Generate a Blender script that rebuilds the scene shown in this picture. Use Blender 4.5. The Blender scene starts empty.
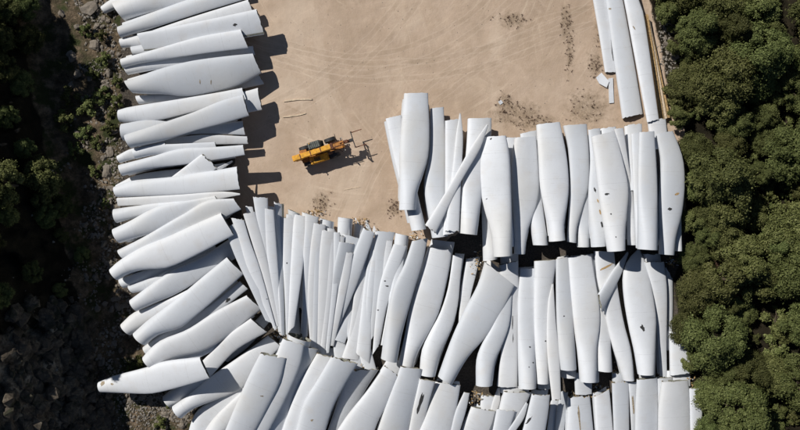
import bpy, bmesh, math, random
import numpy as np
from mathutils import Vector, Matrix, noise
from mathutils.bvhtree import BVHTree
random.seed(7); RNG = np.random.default_rng(7)
SC = bpy.context.scene
COL = SC.collection
H = 90.0          # camera height in metres
S = 8.0           # photograph pixels per metre on the ground

# ---------------------------------------------------------------- camera
cam = bpy.data.cameras.new('camera')
cam_o = bpy.data.objects.new('camera', cam); COL.objects.link(cam_o)
cam_o.location = (0, 0, H)
cam.lens = 36.0 * H / 100.0; cam.sensor_width = 36; cam.clip_end = 2000
SC.camera = cam_o
# ---------------------------------------------------------------- sky and sun
EL = math.radians(43)
SX, SY = -0.78, 0.63                      # horizontal direction towards the sun
n_ = math.hypot(SX, SY); SX /= n_; SY /= n_
world = bpy.data.worlds.new('World'); SC.world = world; world.use_nodes = True
nt = world.node_tree
sky = nt.nodes.new('ShaderNodeTexSky'); sky.sky_type = 'NISHITA'; sky.sun_disc = False
sky.sun_elevation = EL; sky.sun_rotation = math.atan2(SX, SY); sky.altitude = 1500
bg = nt.nodes['Background']; bg.inputs[1].default_value = 0.05
nt.links.new(sky.outputs[0], bg.inputs[0])
sun = bpy.data.lights.new('sun', 'SUN'); sun.energy = 5.0; sun.angle = math.radians(0.5); sun.color = (1, 0.965, 0.91)
sun_o = bpy.data.objects.new('sun', sun); COL.objects.link(sun_o)
sd = Vector((SX * math.cos(EL), SY * math.cos(EL), math.sin(EL)))
sun_o.rotation_euler = sd.to_track_quat('Z', 'Y').to_euler()
sun_o.location = (-60, 50, 80)
SC.view_settings.view_transform = 'Standard'; SC.view_settings.look = 'None'
SC.view_settings.exposure = -0.25; SC.view_settings.gamma = 1.0
SC.view_settings.use_curve_mapping = False

# ---------------------------------------------------------------- helpers
def at(px, py, z=0.0):
    k = (1 - z / H) / S
    return Vector(((px - 400) * k, (215 - py) * k, z))

def link(name, me, mat=None, parent=None, loc=None):
    o = bpy.data.objects.new(name, me); COL.objects.link(o)
    if mat is not None and me is not None:
        for m in (mat if isinstance(mat, (list, tuple)) else [mat]):
            me.materials.append(m)
    if parent is not None: o.parent = parent
    if loc is not None: o.location = loc
    return o

def tag(o, label, cat, group=None):
    o['label'] = label; o['category'] = cat
    if group: o['group'] = group
    return o

def empty(name, loc, rz=0):
    o = bpy.data.objects.new(name, None); COL.objects.link(o)
    o.location = loc; o.rotation_euler = (0, 0, rz); o.empty_display_size = 0.3
    return o

def mesh_np(name, verts, faces):
    me = bpy.data.meshes.new(name)
    me.from_pydata([tuple(v) for v in verts], [], [tuple(int(i) for i in f) for f in faces])
    me.update(); return me

def copy_tree(o, parent=None):
    c = o.copy(); COL.objects.link(c)
    if parent is not None: c.parent = parent
    for ch in list(o.children): copy_tree(ch, c)
    return c

def smoothstep(a, b, x):
    t = np.clip((x - a) / (b - a), 0, 1); return t * t * (3 - 2 * t)

# ---------------------------------------------------------------- materials
class NT:
    def __init__(s, name):
        s.m = bpy.data.materials.new(name); s.m.use_nodes = True
        s.t = s.m.node_tree; s.b = s.t.nodes['Principled BSDF']
    def n(s, typ, **kw):
        nd = s.t.nodes.new(typ)
        for k, v in kw.items(): setattr(nd, k, v)
        return nd
    def l(s, a, b): s.t.links.new(a, b)
    def coord(s, which='Object'):
        return s.n('ShaderNodeTexCoord').outputs[which]
    def mapping(s, vec, scale):
        m = s.n('ShaderNodeMapping'); s.l(vec, m.inputs[0]); m.inputs['Scale'].default_value = scale
        return m.outputs[0]
    def noise(s, vec, scale, detail=4, rough=0.6, dist=0.0):
        t = s.n('ShaderNodeTexNoise'); s.l(vec, t.inputs['Vector'])
        t.inputs['Scale'].default_value = scale; t.inputs['Detail'].default_value = detail
        t.inputs['Roughness'].default_value = rough; t.inputs['Distortion'].default_value = dist
        return t.outputs[0]
    def ramp(s, fac, stops):
        r = s.n('ShaderNodeValToRGB'); s.l(fac, r.inputs[0])
        e = r.color_ramp.elements
        while len(e) < len(stops): e.new(0.5)
        for el, (p, c) in zip(e, stops):
            el.position = p; el.color = (c if len(c) == 4 else (*c, 1)) if isinstance(c, tuple) else (c, c, c, 1)
        return r.outputs[0]
    def mix(s, fac, a, b, mode='MIX'):
        m = s.n('ShaderNodeMix', data_type='RGBA', blend_type=mode)
        for sock, v in ((m.inputs[0], fac), (m.inputs[6], a), (m.inputs[7], b)):
            if isinstance(v, (int, float)): sock.default_value = v
            elif isinstance(v, tuple): sock.default_value = (*v, 1) if len(v) == 3 else v
            else: s.l(v, sock)
        return m.outputs[2]
    def math(s, op, a, b=0.0):
        m = s.n('ShaderNodeMath', operation=op)
        for sock, v in ((m.inputs[0], a), (m.inputs[1], b)):
            if isinstance(v, (int, float)): sock.default_value = v
            else: s.l(v, sock)
        return m.outputs[0]
    def bump(s, h, strength, dist=0.05):
        b = s.n('ShaderNodeBump'); b.inputs['Strength'].default_value = strength
        b.inputs['Distance'].default_value = dist; s.l(h, b.inputs['Height'])
        s.l(b.outputs[0], s.b.inputs['Normal'])
    def base(s, c, rough=0.6, metal=0.0, spec=None):
        if isinstance(c, tuple): s.b.inputs['Base Color'].default_value = (*c, 1)
        else: s.l(c, s.b.inputs['Base Color'])
        s.b.inputs['Roughness'].default_value = rough; s.b.inputs['Metallic'].default_value = metal
        if spec is not None: s.b.inputs['Specular IOR Level'].default_value = spec
        return s.m

def plain(name, c, rough=0.6, metal=0.0, var=0.25, scale=3.0, spec=None):
    t = NT(name); co = t.coord()
    nz = t.noise(co, scale, 5)
    d = tuple(x * (1 - var) for x in c); u = tuple(min(1, x * (1 + var)) for x in c)
    return t.base(t.ramp(nz, [(0.3, d), (0.7, u)]), rough, metal, spec)

def attr(t, name):
    a = t.n('ShaderNodeAttribute', attribute_name=name); return a.outputs['Fac']

M = {}
def blade_material():
    t = NT('painted_fibreglass'); co = t.coord()
    info = t.n('ShaderNodeObjectInfo')
    add = t.n('ShaderNodeVectorMath', operation='ADD'); t.l(co, add.inputs[0])
    sc = t.n('ShaderNodeVectorMath', operation='SCALE'); t.l(info.outputs['Location'], sc.inputs[0]); sc.inputs['Scale'].default_value = 1.0
    t.l(sc.outputs[0], add.inputs[1]); v = add.outputs[0]
    tint = t.ramp(info.outputs['Random'], [(0.0, (0.54, 0.565, 0.60)), (0.3, (0.64, 0.665, 0.70)), (0.75, (0.70, 0.72, 0.75)), (1.0, (0.655, 0.665, 0.68))])
    big = t.noise(v, 0.22, 5, 0.6)
    c = t.mix(t.math('MULTIPLY', t.ramp(big, [(0.48, 0.0), (0.75, 1.0)]), 0.35), tint, (0.52, 0.53, 0.54))
    # handling scuffs and scratches
    st = t.noise(t.mapping(v, (0.7, 5.0, 1.0)), 1.6, 6, 0.72)
    c = t.mix(t.math('MULTIPLY', t.ramp(st, [(0.6, 0.0), (0.72, 1.0)]), 0.32), c, (0.40, 0.39, 0.37))
    # grime specks
    sp = t.noise(v, 1.9, 8, 0.85)
    c = t.mix(t.math('MULTIPLY', t.ramp(sp, [(0.655, 0.0), (0.70, 1.0)]), 0.55), c, (0.22, 0.20, 0.17))
    # dust gathered
    du = t.noise(v, 0.55, 4, 0.5)
    c = t.mix(t.math('MULTIPLY', t.ramp(du, [(0.55, 0.0), (0.8, 1.0)]), 0.3), c, (0.56, 0.50, 0.43))
    # yellowed gelcoat on some pieces, and thin lap joints across the blade
    yl = t.ramp(t.noise(v, 0.12, 3, 0.5), [(0.52, 0.0), (0.7, 1.0)])
    c = t.mix(t.math('MULTIPLY', yl, 0.3), c, (0.62, 0.585, 0.51))
    so = t.n('ShaderNodeSeparateXYZ'); t.l(co, so.inputs[0])
    xx = t.math('ADD', so.outputs[0], t.math('MULTIPLY', info.outputs['Random'], 4.0))
    fr = t.math('ABSOLUTE', t.math('SUBTRACT', t.math('FRACT', t.math('MULTIPLY', xx, 0.2)), 0.5))
    ln = t.ramp(fr, [(0.0, 1.0), (0.009, 0.0)])
    c = t.mix(t.math('MULTIPLY', t.math('MULTIPLY', ln, t.ramp(st, [(0.42, 0.0), (0.5, 1.0)])), 0.30), c, (0.33, 0.33, 0.33))
    # run-off streaks down the sides
    rs = t.noise(t.mapping(v, (4.5, 0.6, 1.0)), 1.2, 5, 0.65)
    c = t.mix(t.math('MULTIPLY', t.ramp(rs, [(0.58, 0.0), (0.74, 1.0)]), 0.28), c, (0.42, 0.41, 0.385))
    t.bump(t.noise(v, 0.9, 3), 0.35, 0.06)
    return t.base(c, 0.55, 0.0, 0.3)
M['blade'] = blade_material()
M['cut'] = plain('cut_laminate', (0.33, 0.27, 0.19), 0.85, var=0.5, scale=6)
M['balsa'] = plain('balsa_core', (0.42, 0.28, 0.13), 0.9, var=0.45, scale=5)
M['inner'] = plain('raw_laminate', (0.24, 0.24, 0.20), 0.7, var=0.3, scale=2)
M['tear'] = plain('torn_laminate', (0.035, 0.035, 0.035), 0.9, var=0.6, scale=8)
M['bark'] = plain('bark', (0.10, 0.075, 0.05), 0.9, var=0.4, scale=6)
M['timber'] = plain('weathered_timber', (0.62, 0.50, 0.36), 0.85, var=0.3, scale=4)

def leaf_material(name, c1, c2, c3):
    t = NT(name); co = t.coord(); info = t.n('ShaderNodeObjectInfo')
    g = t.n('ShaderNodeNewGeometry')
    rnd = g.outputs['Random Per Island']
    col = t.ramp(rnd, [(0.0, c1), (0.55, c2), (1.0, c3)])
    big = t.noise(co, 0.5, 3)
    col = t.mix(t.math('MULTIPLY', t.ramp(big, [(0.4, 0.0), (0.65, 1.0)]), 0.6), col, c1)
    hs = t.n('ShaderNodeHueSaturation'); t.l(col, hs.inputs['Color'])
    t.l(t.math('ADD', t.math('MULTIPLY', info.outputs['Random'], 0.75), 0.68), hs.inputs['Value'])
    t.l(t.math('ADD', t.math('MULTIPLY', info.outputs['Random'], 0.04), 0.458), hs.inputs['Hue'])
    t.base(hs.outputs[0], 0.65, 0.0, 0.15)
    return t.m
M['leaf_dark'] = leaf_material('dark_needles', (0.045, 0.060, 0.018), (0.085, 0.108, 0.034), (0.14, 0.165, 0.060))
M['leaf_olive'] = leaf_material('olive_leaves', (0.058, 0.074, 0.022), (0.115, 0.138, 0.044), (0.18, 0.20, 0.08))
M['leaf_dry'] = leaf_material('dry_twigs', (0.07, 0.045, 0.025), (0.12, 0.08, 0.045), (0.16, 0.12, 0.07))

def rock_material():
    t = NT('weathered_rock'); co = t.coord()
    info = t.n('ShaderNodeObjectInfo')
    a = t.noise(co, 1.2, 8, 0.7)
    c = t.ramp(a, [(0.3, (0.13, 0.12, 0.105)), (0.5, (0.25, 0.23, 0.20)), (0.7, (0.38, 0.355, 0.32))])
    g = t.n('ShaderNodeNewGeometry')
    c = t.mix(t.math('MULTIPLY', g.outputs['Random Per Island'], 0.55), c, (0.17, 0.13, 0.09))
    t.bump(t.noise(co, 4, 6), 0.6, 0.1)
    return t.base(c, 0.9)
M['rock'] = rock_material()
def dark_rock():
    t = NT('fractured_brown_rock'); co = t.coord(); g = t.n('ShaderNodeNewGeometry')
    a = t.noise(co, 1.6, 10, 0.78, 0.5)
    c = t.ramp(a, [(0.34, (0.05, 0.038, 0.026)), (0.5, (0.15, 0.118, 0.085)), (0.64, (0.32, 0.27, 0.205))])
    c = t.mix(t.math('MULTIPLY', g.outputs['Random Per Island'], 0.6), c, (0.09, 0.075, 0.058))
    c = t.mix(t.math('MULTIPLY', t.ramp(t.noise(co, 0.5, 6, 0.7), [(0.52, 0.0), (0.6, 1.0)]), 0.8), c, (0.03, 0.035, 0.014))
    t.bump(t.noise(co, 2.5, 10, 0.8), 1.0, 0.45)
    return t.base(c, 0.95)
M['dark_rock'] = dark_rock()

def ground_material():
    t = NT('sandy_yard_ground'); co = t.coord()
    n1 = t.noise(co, 0.05, 6, 0.6); n2 = t.noise(co, 0.6, 8, 0.65); n3 = t.noise(co, 5.0, 6, 0.7)
    c = t.ramp(n1, [(0.35, (0.445, 0.335, 0.248)), (0.5, (0.515, 0.392, 0.293)), (0.68, (0.585, 0.455, 0.348))])
    c = t.mix(t.math('MULTIPLY', t.ramp(n2, [(0.47, 0.0), (0.68, 1.0)]), 0.35), c, (0.41, 0.305, 0.21))
    c = t.mix(t.math('MULTIPLY', t.ramp(n2, [(0.30, 1.0), (0.43, 0.0)]), 0.4), c, (0.64, 0.50, 0.36))
    c = t.mix(t.math('MULTIPLY', t.ramp(n3, [(0.58, 0.0), (0.78, 1.0)]), 0.15), c, (0.36, 0.28, 0.20))
    # turning marks of the loader's tyres: broken arcs of scraped sand round several turning points
    for (cx, cy, fr, th, lo) in ((-3, 34, 2.6, 0.65, 0.50), (-24, 16, 2.2, 0.4, 0.54), (20, 30, 1.8, 0.4, 0.54)):
        sub = t.n('ShaderNodeVectorMath', operation='SUBTRACT'); t.l(co, sub.inputs[0]); sub.inputs[1].default_value = (cx, cy, 0)
        sx = t.n('ShaderNodeSeparateXYZ'); t.l(sub.outputs[0], sx.inputs[0])
        r = t.math('SQRT', t.math('ADD', t.math('MULTIPLY', sx.outputs[0], sx.outputs[0]), t.math('MULTIPLY', sx.outputs[1], sx.outputs[1])))
        an = t.math('ARCTAN2', sx.outputs[1], sx.outputs[0])
        cb = t.n('ShaderNodeCombineXYZ'); t.l(t.math('MULTIPLY', r, fr), cb.inputs[0]); t.l(t.math('MULTIPLY', an, 1.3), cb.inputs[1])
        st = t.noise(cb.outputs[0], 1.0, 5, 0.7)
        msk = t.ramp(t.noise(sub.outputs[0], 0.13, 4, 0.6), [(lo - .04, 0.0), (lo + .07, 1.0)])
        c = t.mix(t.math('MULTIPLY', t.math('MULTIPLY', t.ramp(st, [(0.55, 0.0), (0.68, 1.0)]), msk), th), c, (0.70, 0.57, 0.43))
        c = t.mix(t.math('MULTIPLY', t.math('MULTIPLY', t.ramp(st, [(0.32, 1.0), (0.43, 0.0)]), msk), th * .7), c, (0.38, 0.275, 0.185))
    pt = t.noise(co, 0.22, 8, 0.7, 0.6)
    c = t.mix(t.math('MULTIPLY', t.ramp(pt, [(0.5, 0.0), (0.64, 1.0)]), 0.38), c, (0.40, 0.295, 0.205))
    c = t.mix(t.math('MULTIPLY', t.ramp(pt, [(0.34, 1.0), (0.44, 0.0)]), 0.35), c, (0.66, 0.52, 0.39))
    # broad compacted lanes, paler and darker
    ln_ = t.noise(t.mapping(co, (0.10, 0.035, 1.0)), 1.0, 6, 0.62, 1.2)
    c = t.mix(t.math('MULTIPLY', t.ramp(ln_, [(0.50, 0.0), (0.60, 1.0)]), 0.42), c, (0.66, 0.535, 0.415))
    c = t.mix(t.math('MULTIPLY', t.ramp(ln_, [(0.38, 1.0), (0.47, 0.0)]), 0.35), c, (0.40, 0.30, 0.215))
    # pairs of tyre tracks with a lug pattern
    for (cx, cy, R_, wd) in ((-6, 44, 24.0, 0.5), (-6, 44, 26.1, 0.5), (30, -14, 38.0, 0.45), (30, -14, 40.1, 0.45), (-40, 60, 52.0, 0.5), (-40, 60, 54.1, 0.5), (-2, 66, 47, .5), (-2, 66, 49.1, .5)):
        sub = t.n('ShaderNodeVectorMath', operation='SUBTRACT'); t.l(co, sub.inputs[0]); sub.inputs[1].default_value = (cx, cy, 0)
        fl = t.n('ShaderNodeVectorMath', operation='MULTIPLY'); t.l(sub.outputs[0], fl.inputs[0]); fl.inputs[1].default_value = (1, 1, 0)
        ln2 = t.n('ShaderNodeVectorMath', operation='LENGTH'); t.l(fl.outputs[0], ln2.inputs[0])
        dist = t.math('ABSOLUTE', t.math('SUBTRACT', t.math('ADD', ln2.outputs['Value'], t.math('MULTIPLY', n1, 3.0)), R_ + 1.5))
        band = t.ramp(t.math('DIVIDE', dist, wd), [(0.35, 1.0), (0.62, 0.0)])
        k_ = t.math('MULTIPLY', t.math('MULTIPLY', band, t.ramp(n2, [(0.42, 0.1), (0.6, 1.0)])), 0.30)
        c = t.mix(k_, c, (0.37, 0.28, 0.20))
        rim = t.ramp(t.math('DIVIDE', dist, wd), [(0.55, 0.0), (0.72, 1.0), (0.9, 0.0)])
        c = t.mix(t.math('MULTIPLY', rim, 0.22), c, (0.70, 0.58, 0.46))
    # churned dark debris
    dirt = attr(t, 'dirt')
    dn = t.noise(co, 1.3, 8, 0.75)
    dm = t.ramp(t.math('ADD', t.math('MULTIPLY', dirt, 0.38), t.math('MULTIPLY', dn, 0.95)), [(0.60, 0.0), (0.80, 1.0)])
    c = t.mix(t.math('MULTIPLY', dm, 0.62), c, t.ramp(n3, [(0.4, (0.12, 0.085, 0.055)), (0.62, (0.36, 0.27, 0.18))]))
    # scrubby rubble ground at the left edge
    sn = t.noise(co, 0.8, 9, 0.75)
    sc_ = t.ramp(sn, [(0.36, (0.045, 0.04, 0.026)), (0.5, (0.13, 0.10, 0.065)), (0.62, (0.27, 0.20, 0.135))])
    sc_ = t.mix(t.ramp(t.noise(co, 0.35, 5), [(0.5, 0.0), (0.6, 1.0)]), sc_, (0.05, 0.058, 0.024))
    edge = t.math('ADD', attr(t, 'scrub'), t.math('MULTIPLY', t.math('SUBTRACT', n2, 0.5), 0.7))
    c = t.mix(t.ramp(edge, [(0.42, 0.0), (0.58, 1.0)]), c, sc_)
    # shade in the gaps under the stacks, painted dark into the ground colour
    se = t.math('ADD', attr(t, 'stack_shade'), t.math('MULTIPLY', t.math('SUBTRACT', n2, 0.5), 0.8))
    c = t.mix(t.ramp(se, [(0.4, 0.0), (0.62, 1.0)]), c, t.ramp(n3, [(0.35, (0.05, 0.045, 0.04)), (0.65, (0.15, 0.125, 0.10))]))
    # rock face
    rk = t.noise(co, 0.45, 10, 0.75, 0.4)
    rc = t.ramp(rk, [(0.38, (0.045, 0.036, 0.026)), (0.5, (0.20, 0.165, 0.125)), (0.62, (0.46, 0.40, 0.32))])
    c = t.mix(attr(t, 'rock'), c, rc)
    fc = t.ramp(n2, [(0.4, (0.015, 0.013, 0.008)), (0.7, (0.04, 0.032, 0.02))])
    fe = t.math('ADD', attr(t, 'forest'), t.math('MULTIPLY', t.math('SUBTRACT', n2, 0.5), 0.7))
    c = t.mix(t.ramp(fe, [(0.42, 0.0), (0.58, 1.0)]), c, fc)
    rough_ = t.math('ADD', t.math('MAXIMUM', attr(t, 'scrub'), attr(t, 'rock')), 0.12)
    h = t.math('ADD', t.math('MULTIPLY', n2, t.math('ADD', attr(t, 'scrub'), 0.42)), t.math('MULTIPLY', n3, rough_))
    vo = t.n('ShaderNodeTexVoronoi', feature='DISTANCE_TO_EDGE'); t.l(co, vo.inputs['Vector']); vo.inputs['Scale'].default_value = 0.55
    h = t.math('ADD', h, t.math('MULTIPLY', t.math('MULTIPLY', rk, attr(t, 'rock')), 5.0))
    h = t.math('ADD', h, t.math('MULTIPLY', t.math('MULTIPLY', t.math('MINIMUM', vo.outputs[0], 0.12), attr(t, 'rock')), 8.0))
    t.bump(h, 0.9, 0.24)
    return t.base(c, 0.95, 0.0, 0.1)
M['ground'] = ground_material()

# ---------------------------------------------------------------- ground and hillside (one sheet)
FOOT = [(-400, 10), (-60, 30), (0, 42), (100, 60), (215, 84), (300, 106), (380, 118), (430, 116), (500, 105), (800, 80)]
def foot_x(Y):
    py = 215 - Y * S
    return (np.interp(py, [a for a, b in FOOT], [b for a, b in FOOT]) - 400) / S
def crest_h(Y):
    py = 215 - Y * S
    return np.interp(py, [-300, -96, 4, 94, 194, 274, 340, 450, 700], [18.5, 18.5, 18.3, 21, 20.8, 18.3, 16.6, 16.8, 17])
def hill(X, Y):
    fx = foot_x(Y); d = fx - X
    return crest_h(Y) * smoothstep(-1.0, 15.0, d) + 0.05 * np.clip(d - 15, 0, None)
DIRT = [(518, 114, 26, 14), (538, 122, 22, 9), (505, 104, 10, 12), (570, 52, 4, 22), (566, 22, 6, 18), (588, 108, 22, 18), (512, 20, 14, 9), 
        (322, 204, 10, 12), (396, 208, 8, 8), (600, 30, 5, 20), (596, 66, 8, 14)]
def build_ground():
    def axis(lo, hi, step, far):
        a = list(np.arange(lo, hi + 1e-6, step)); out = []; d = step; x = lo
        left = []
        while x > -far: d *= 1.5; x -= d; left.append(x)
        x = hi; d = step; right = []
        while x < far: d *= 1.5; x += d; right.append(x)
        return np.array(left[::-1] + a + right)
    xs = axis(-62, 60, 0.42, 500); ys = axis(-36, 36, 0.42, 500)
    X, Y = np.meshgrid(xs, ys); X = X.ravel(); Y = Y.ravel()
    Z = hill(X, Y); hz = np.clip(Z / 5, 0, 1)
    px = X * S + 400; py = 215 - Y * S
    nv = np.zeros_like(Z); n2 = np.zeros_like(Z)
    inner = (np.abs(X) < 66) & (np.abs(Y) < 40)
    for i in np.nonzero(inner)[0]:
        v = Vector((X[i], Y[i], 0))
        nv[i] = noise.fractal(v * 0.35, 0.8, 2.0, 4)
        if hz[i] > 0: n2[i] = noise.ridged_multi_fractal(Vector((X[i] * .22, Y[i] * .30, Z[i] * 0.22)), 0.9, 2.1, 6, 1.0, 2.0) - 1.0
    Z = Z + nv * 0.05 + hz * (n2 * 2.0 + nv * 0.9)
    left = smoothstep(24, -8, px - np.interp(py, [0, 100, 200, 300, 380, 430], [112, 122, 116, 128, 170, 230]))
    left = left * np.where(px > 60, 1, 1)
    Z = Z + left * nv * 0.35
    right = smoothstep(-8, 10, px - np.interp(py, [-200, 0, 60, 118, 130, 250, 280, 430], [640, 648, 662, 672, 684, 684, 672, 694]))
    dirt = np.zeros_like(Z)
    for (a, b, ra, rb) in DIRT:
        dirt = np.maximum(dirt, 0.8 * np.clip(1.5 - 1.0 * np.sqrt(((px - a) / ra) ** 2 + ((py - b) / rb) ** 2), 0, 1))
    dirt = np.maximum(dirt, 0.28 * smoothstep(560, 600, px) * (1 - right))
    rock = np.maximum(smoothstep(0.25, 0.7, hz) * smoothstep(0.0, 0.4, n2 - 0.6), smoothstep(0.1, 0.4, hz) * smoothstep(295, 325, py + nv * 20))
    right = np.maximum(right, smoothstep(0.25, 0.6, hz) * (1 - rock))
    # mask for the painted shade under and between the stacks
    stack_shade = np.zeros_like(Z)
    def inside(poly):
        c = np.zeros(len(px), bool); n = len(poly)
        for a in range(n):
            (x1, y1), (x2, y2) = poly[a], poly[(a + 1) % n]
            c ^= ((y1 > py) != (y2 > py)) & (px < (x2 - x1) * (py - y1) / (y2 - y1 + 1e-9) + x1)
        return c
    stack_shade[inside([(120, -50), (244, -50), (246, 60), (240, 140), (226, 190), (250, 225), (300, 232), (390, 250), (440, 246), (500, 200), (600, 150), (674, 150), (688, 250), (688, 270), (695, 390), (695, 500), (190, 500), (200, 420), (150, 372), (120, 280)])] = 1
    nx, ny = len(xs), len(ys)
    j, i = np.meshgrid(np.arange(ny - 1), np.arange(nx - 1), indexing='ij')
    a = (j * nx + i).ravel()
    faces = np.stack([a, a + 1, a + nx + 1, a + nx], 1)
    me = mesh_np('ground', np.stack([X, Y, Z], 1), faces)
    me.polygons.foreach_set('use_smooth', [True] * len(me.polygons))
    for nm, arr in (('dirt', dirt), ('scrub', left), ('rock', rock), ('forest', right), ('stack_shade', stack_shade)):
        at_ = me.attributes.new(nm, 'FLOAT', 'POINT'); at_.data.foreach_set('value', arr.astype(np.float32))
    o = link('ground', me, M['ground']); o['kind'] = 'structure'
    return o, BVHTree.FromObject(o, bpy.context.evaluated_depsgraph_get())
GROUND, GBVH = build_ground()
def gz(x, y):
    h = GBVH.ray_cast(Vector((x, y, 80)), Vector((0, 0, -1)))
    return h[0].z if h[0] is not None else 0.0

# ---------------------------------------------------------------- blade sections
G0 = 0.25; GX0, GY0 = -60.0, -45.0; GNX, GNY = 480, 360
HM = np.zeros((GNY, GNX))
def gi(x, y):
    return (np.clip(((y - GY0) / G0).astype(int), 0, GNY - 1), np.clip(((x - GX0) / G0).astype(int), 0, GNX - 1))

def resample(pts, n):
    p = np.array(pts, float)
    if len(p) == 2:
        s = np.linspace(0, 1, n)[:, None]; return p[0] * (1 - s) + p[1] * s
    d = np.r_[0, np.cumsum(np.linalg.norm(np.diff(p, axis=0), axis=1))]; d /= d[-1]
    # Catmull-Rom with finite-difference tangents
    m = np.zeros_like(p)
    m[1:-1] = (p[2:] - p[:-2]) / (d[2:] - d[:-2])[:, None]
    m[0] = (p[1] - p[0]) / (d[1] - d[0]); m[-1] = (p[-1] - p[-2]) / (d[-1] - d[-2])
    out = []
    for s in np.linspace(0, 1, n):
        k = min(max(np.searchsorted(d, s) - 1, 0), len(p) - 2); h = d[k + 1] - d[k]; t = (s - d[k]) / h
        out.append((2*t**3-3*t**2+1)*p[k] + (t**3-2*t**2+t)*h*m[k] + (-2*t**3+3*t**2)*p[k+1] + (t**3-t**2)*h*m[k+1])
    return np.array(out)

NA = 28
TH = np.linspace(0, 2 * math.pi, NA, endpoint=False)
def profile(round_):
    c = -np.cos(TH); y = np.sin(TH)
    cc = (c + 1) / 2
    na = 5 * (0.2969 * np.sqrt(cc) - 0.1260 * cc - 0.3516 * cc**2 + 0.2843 * cc**3 - 0.1036 * cc**4)
    na = na / 0.5 * np.sign(y) ; na = np.where(np.abs(y) < 1e-6, 0, na)
    na = np.sign(na) * np.abs(na) ** 0.72
    na = np.where(na < 0, na * 0.72, na)
    return c, round_ * y + (1 - round_) * na

BLADES = []
def extend(pts):
    """a section that leaves the frame goes on beyond it"""
    pts = [tuple(p) for p in pts]
    if abs(pts[-1][1] - 430) < 0.6:
        (x0, y0), (x1, y1) = pts[-2], pts[-1]
        L = math.hypot(x1 - x0, y1 - y0); k = 42 / L
        pts.append((x1 + (x1 - x0) * k, y1 + (y1 - y0) * k))
    return pts

def sections(P, Q, z, rnd, t, roll, te):
    """cross-section points (n, NA, 3) for centre heights z"""
    mid = (P + Q) / 2; half = (Q - P) / 2
    k = (1 - z / H) / S
    cx = (mid[:, 0] - 400) * k; cy = (215 - mid[:, 1]) * k
    hx = half[:, 0] * k; hy = -half[:, 1] * k
    w = np.hypot(hx, hy); dx, dy = hx / w, hy / w
    out = np.zeros((len(P), NA, 3))
    cr, sr = math.cos(roll), math.sin(roll)
    for i in range(len(P)):
        c, y = profile(rnd[i])
        if te == 'P': c = -c
        u = c * w[i] / max(cr, .6); v = y * t[i] / 2
        uu = u * cr + v * sr; vv = -u * sr + v * cr
        out[i, :, 0] = cx[i] + dx[i] * uu; out[i, :, 1] = cy[i] + dy[i] * uu; out[i, :, 2] = z[i] + vv
    return out, w * 2

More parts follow.
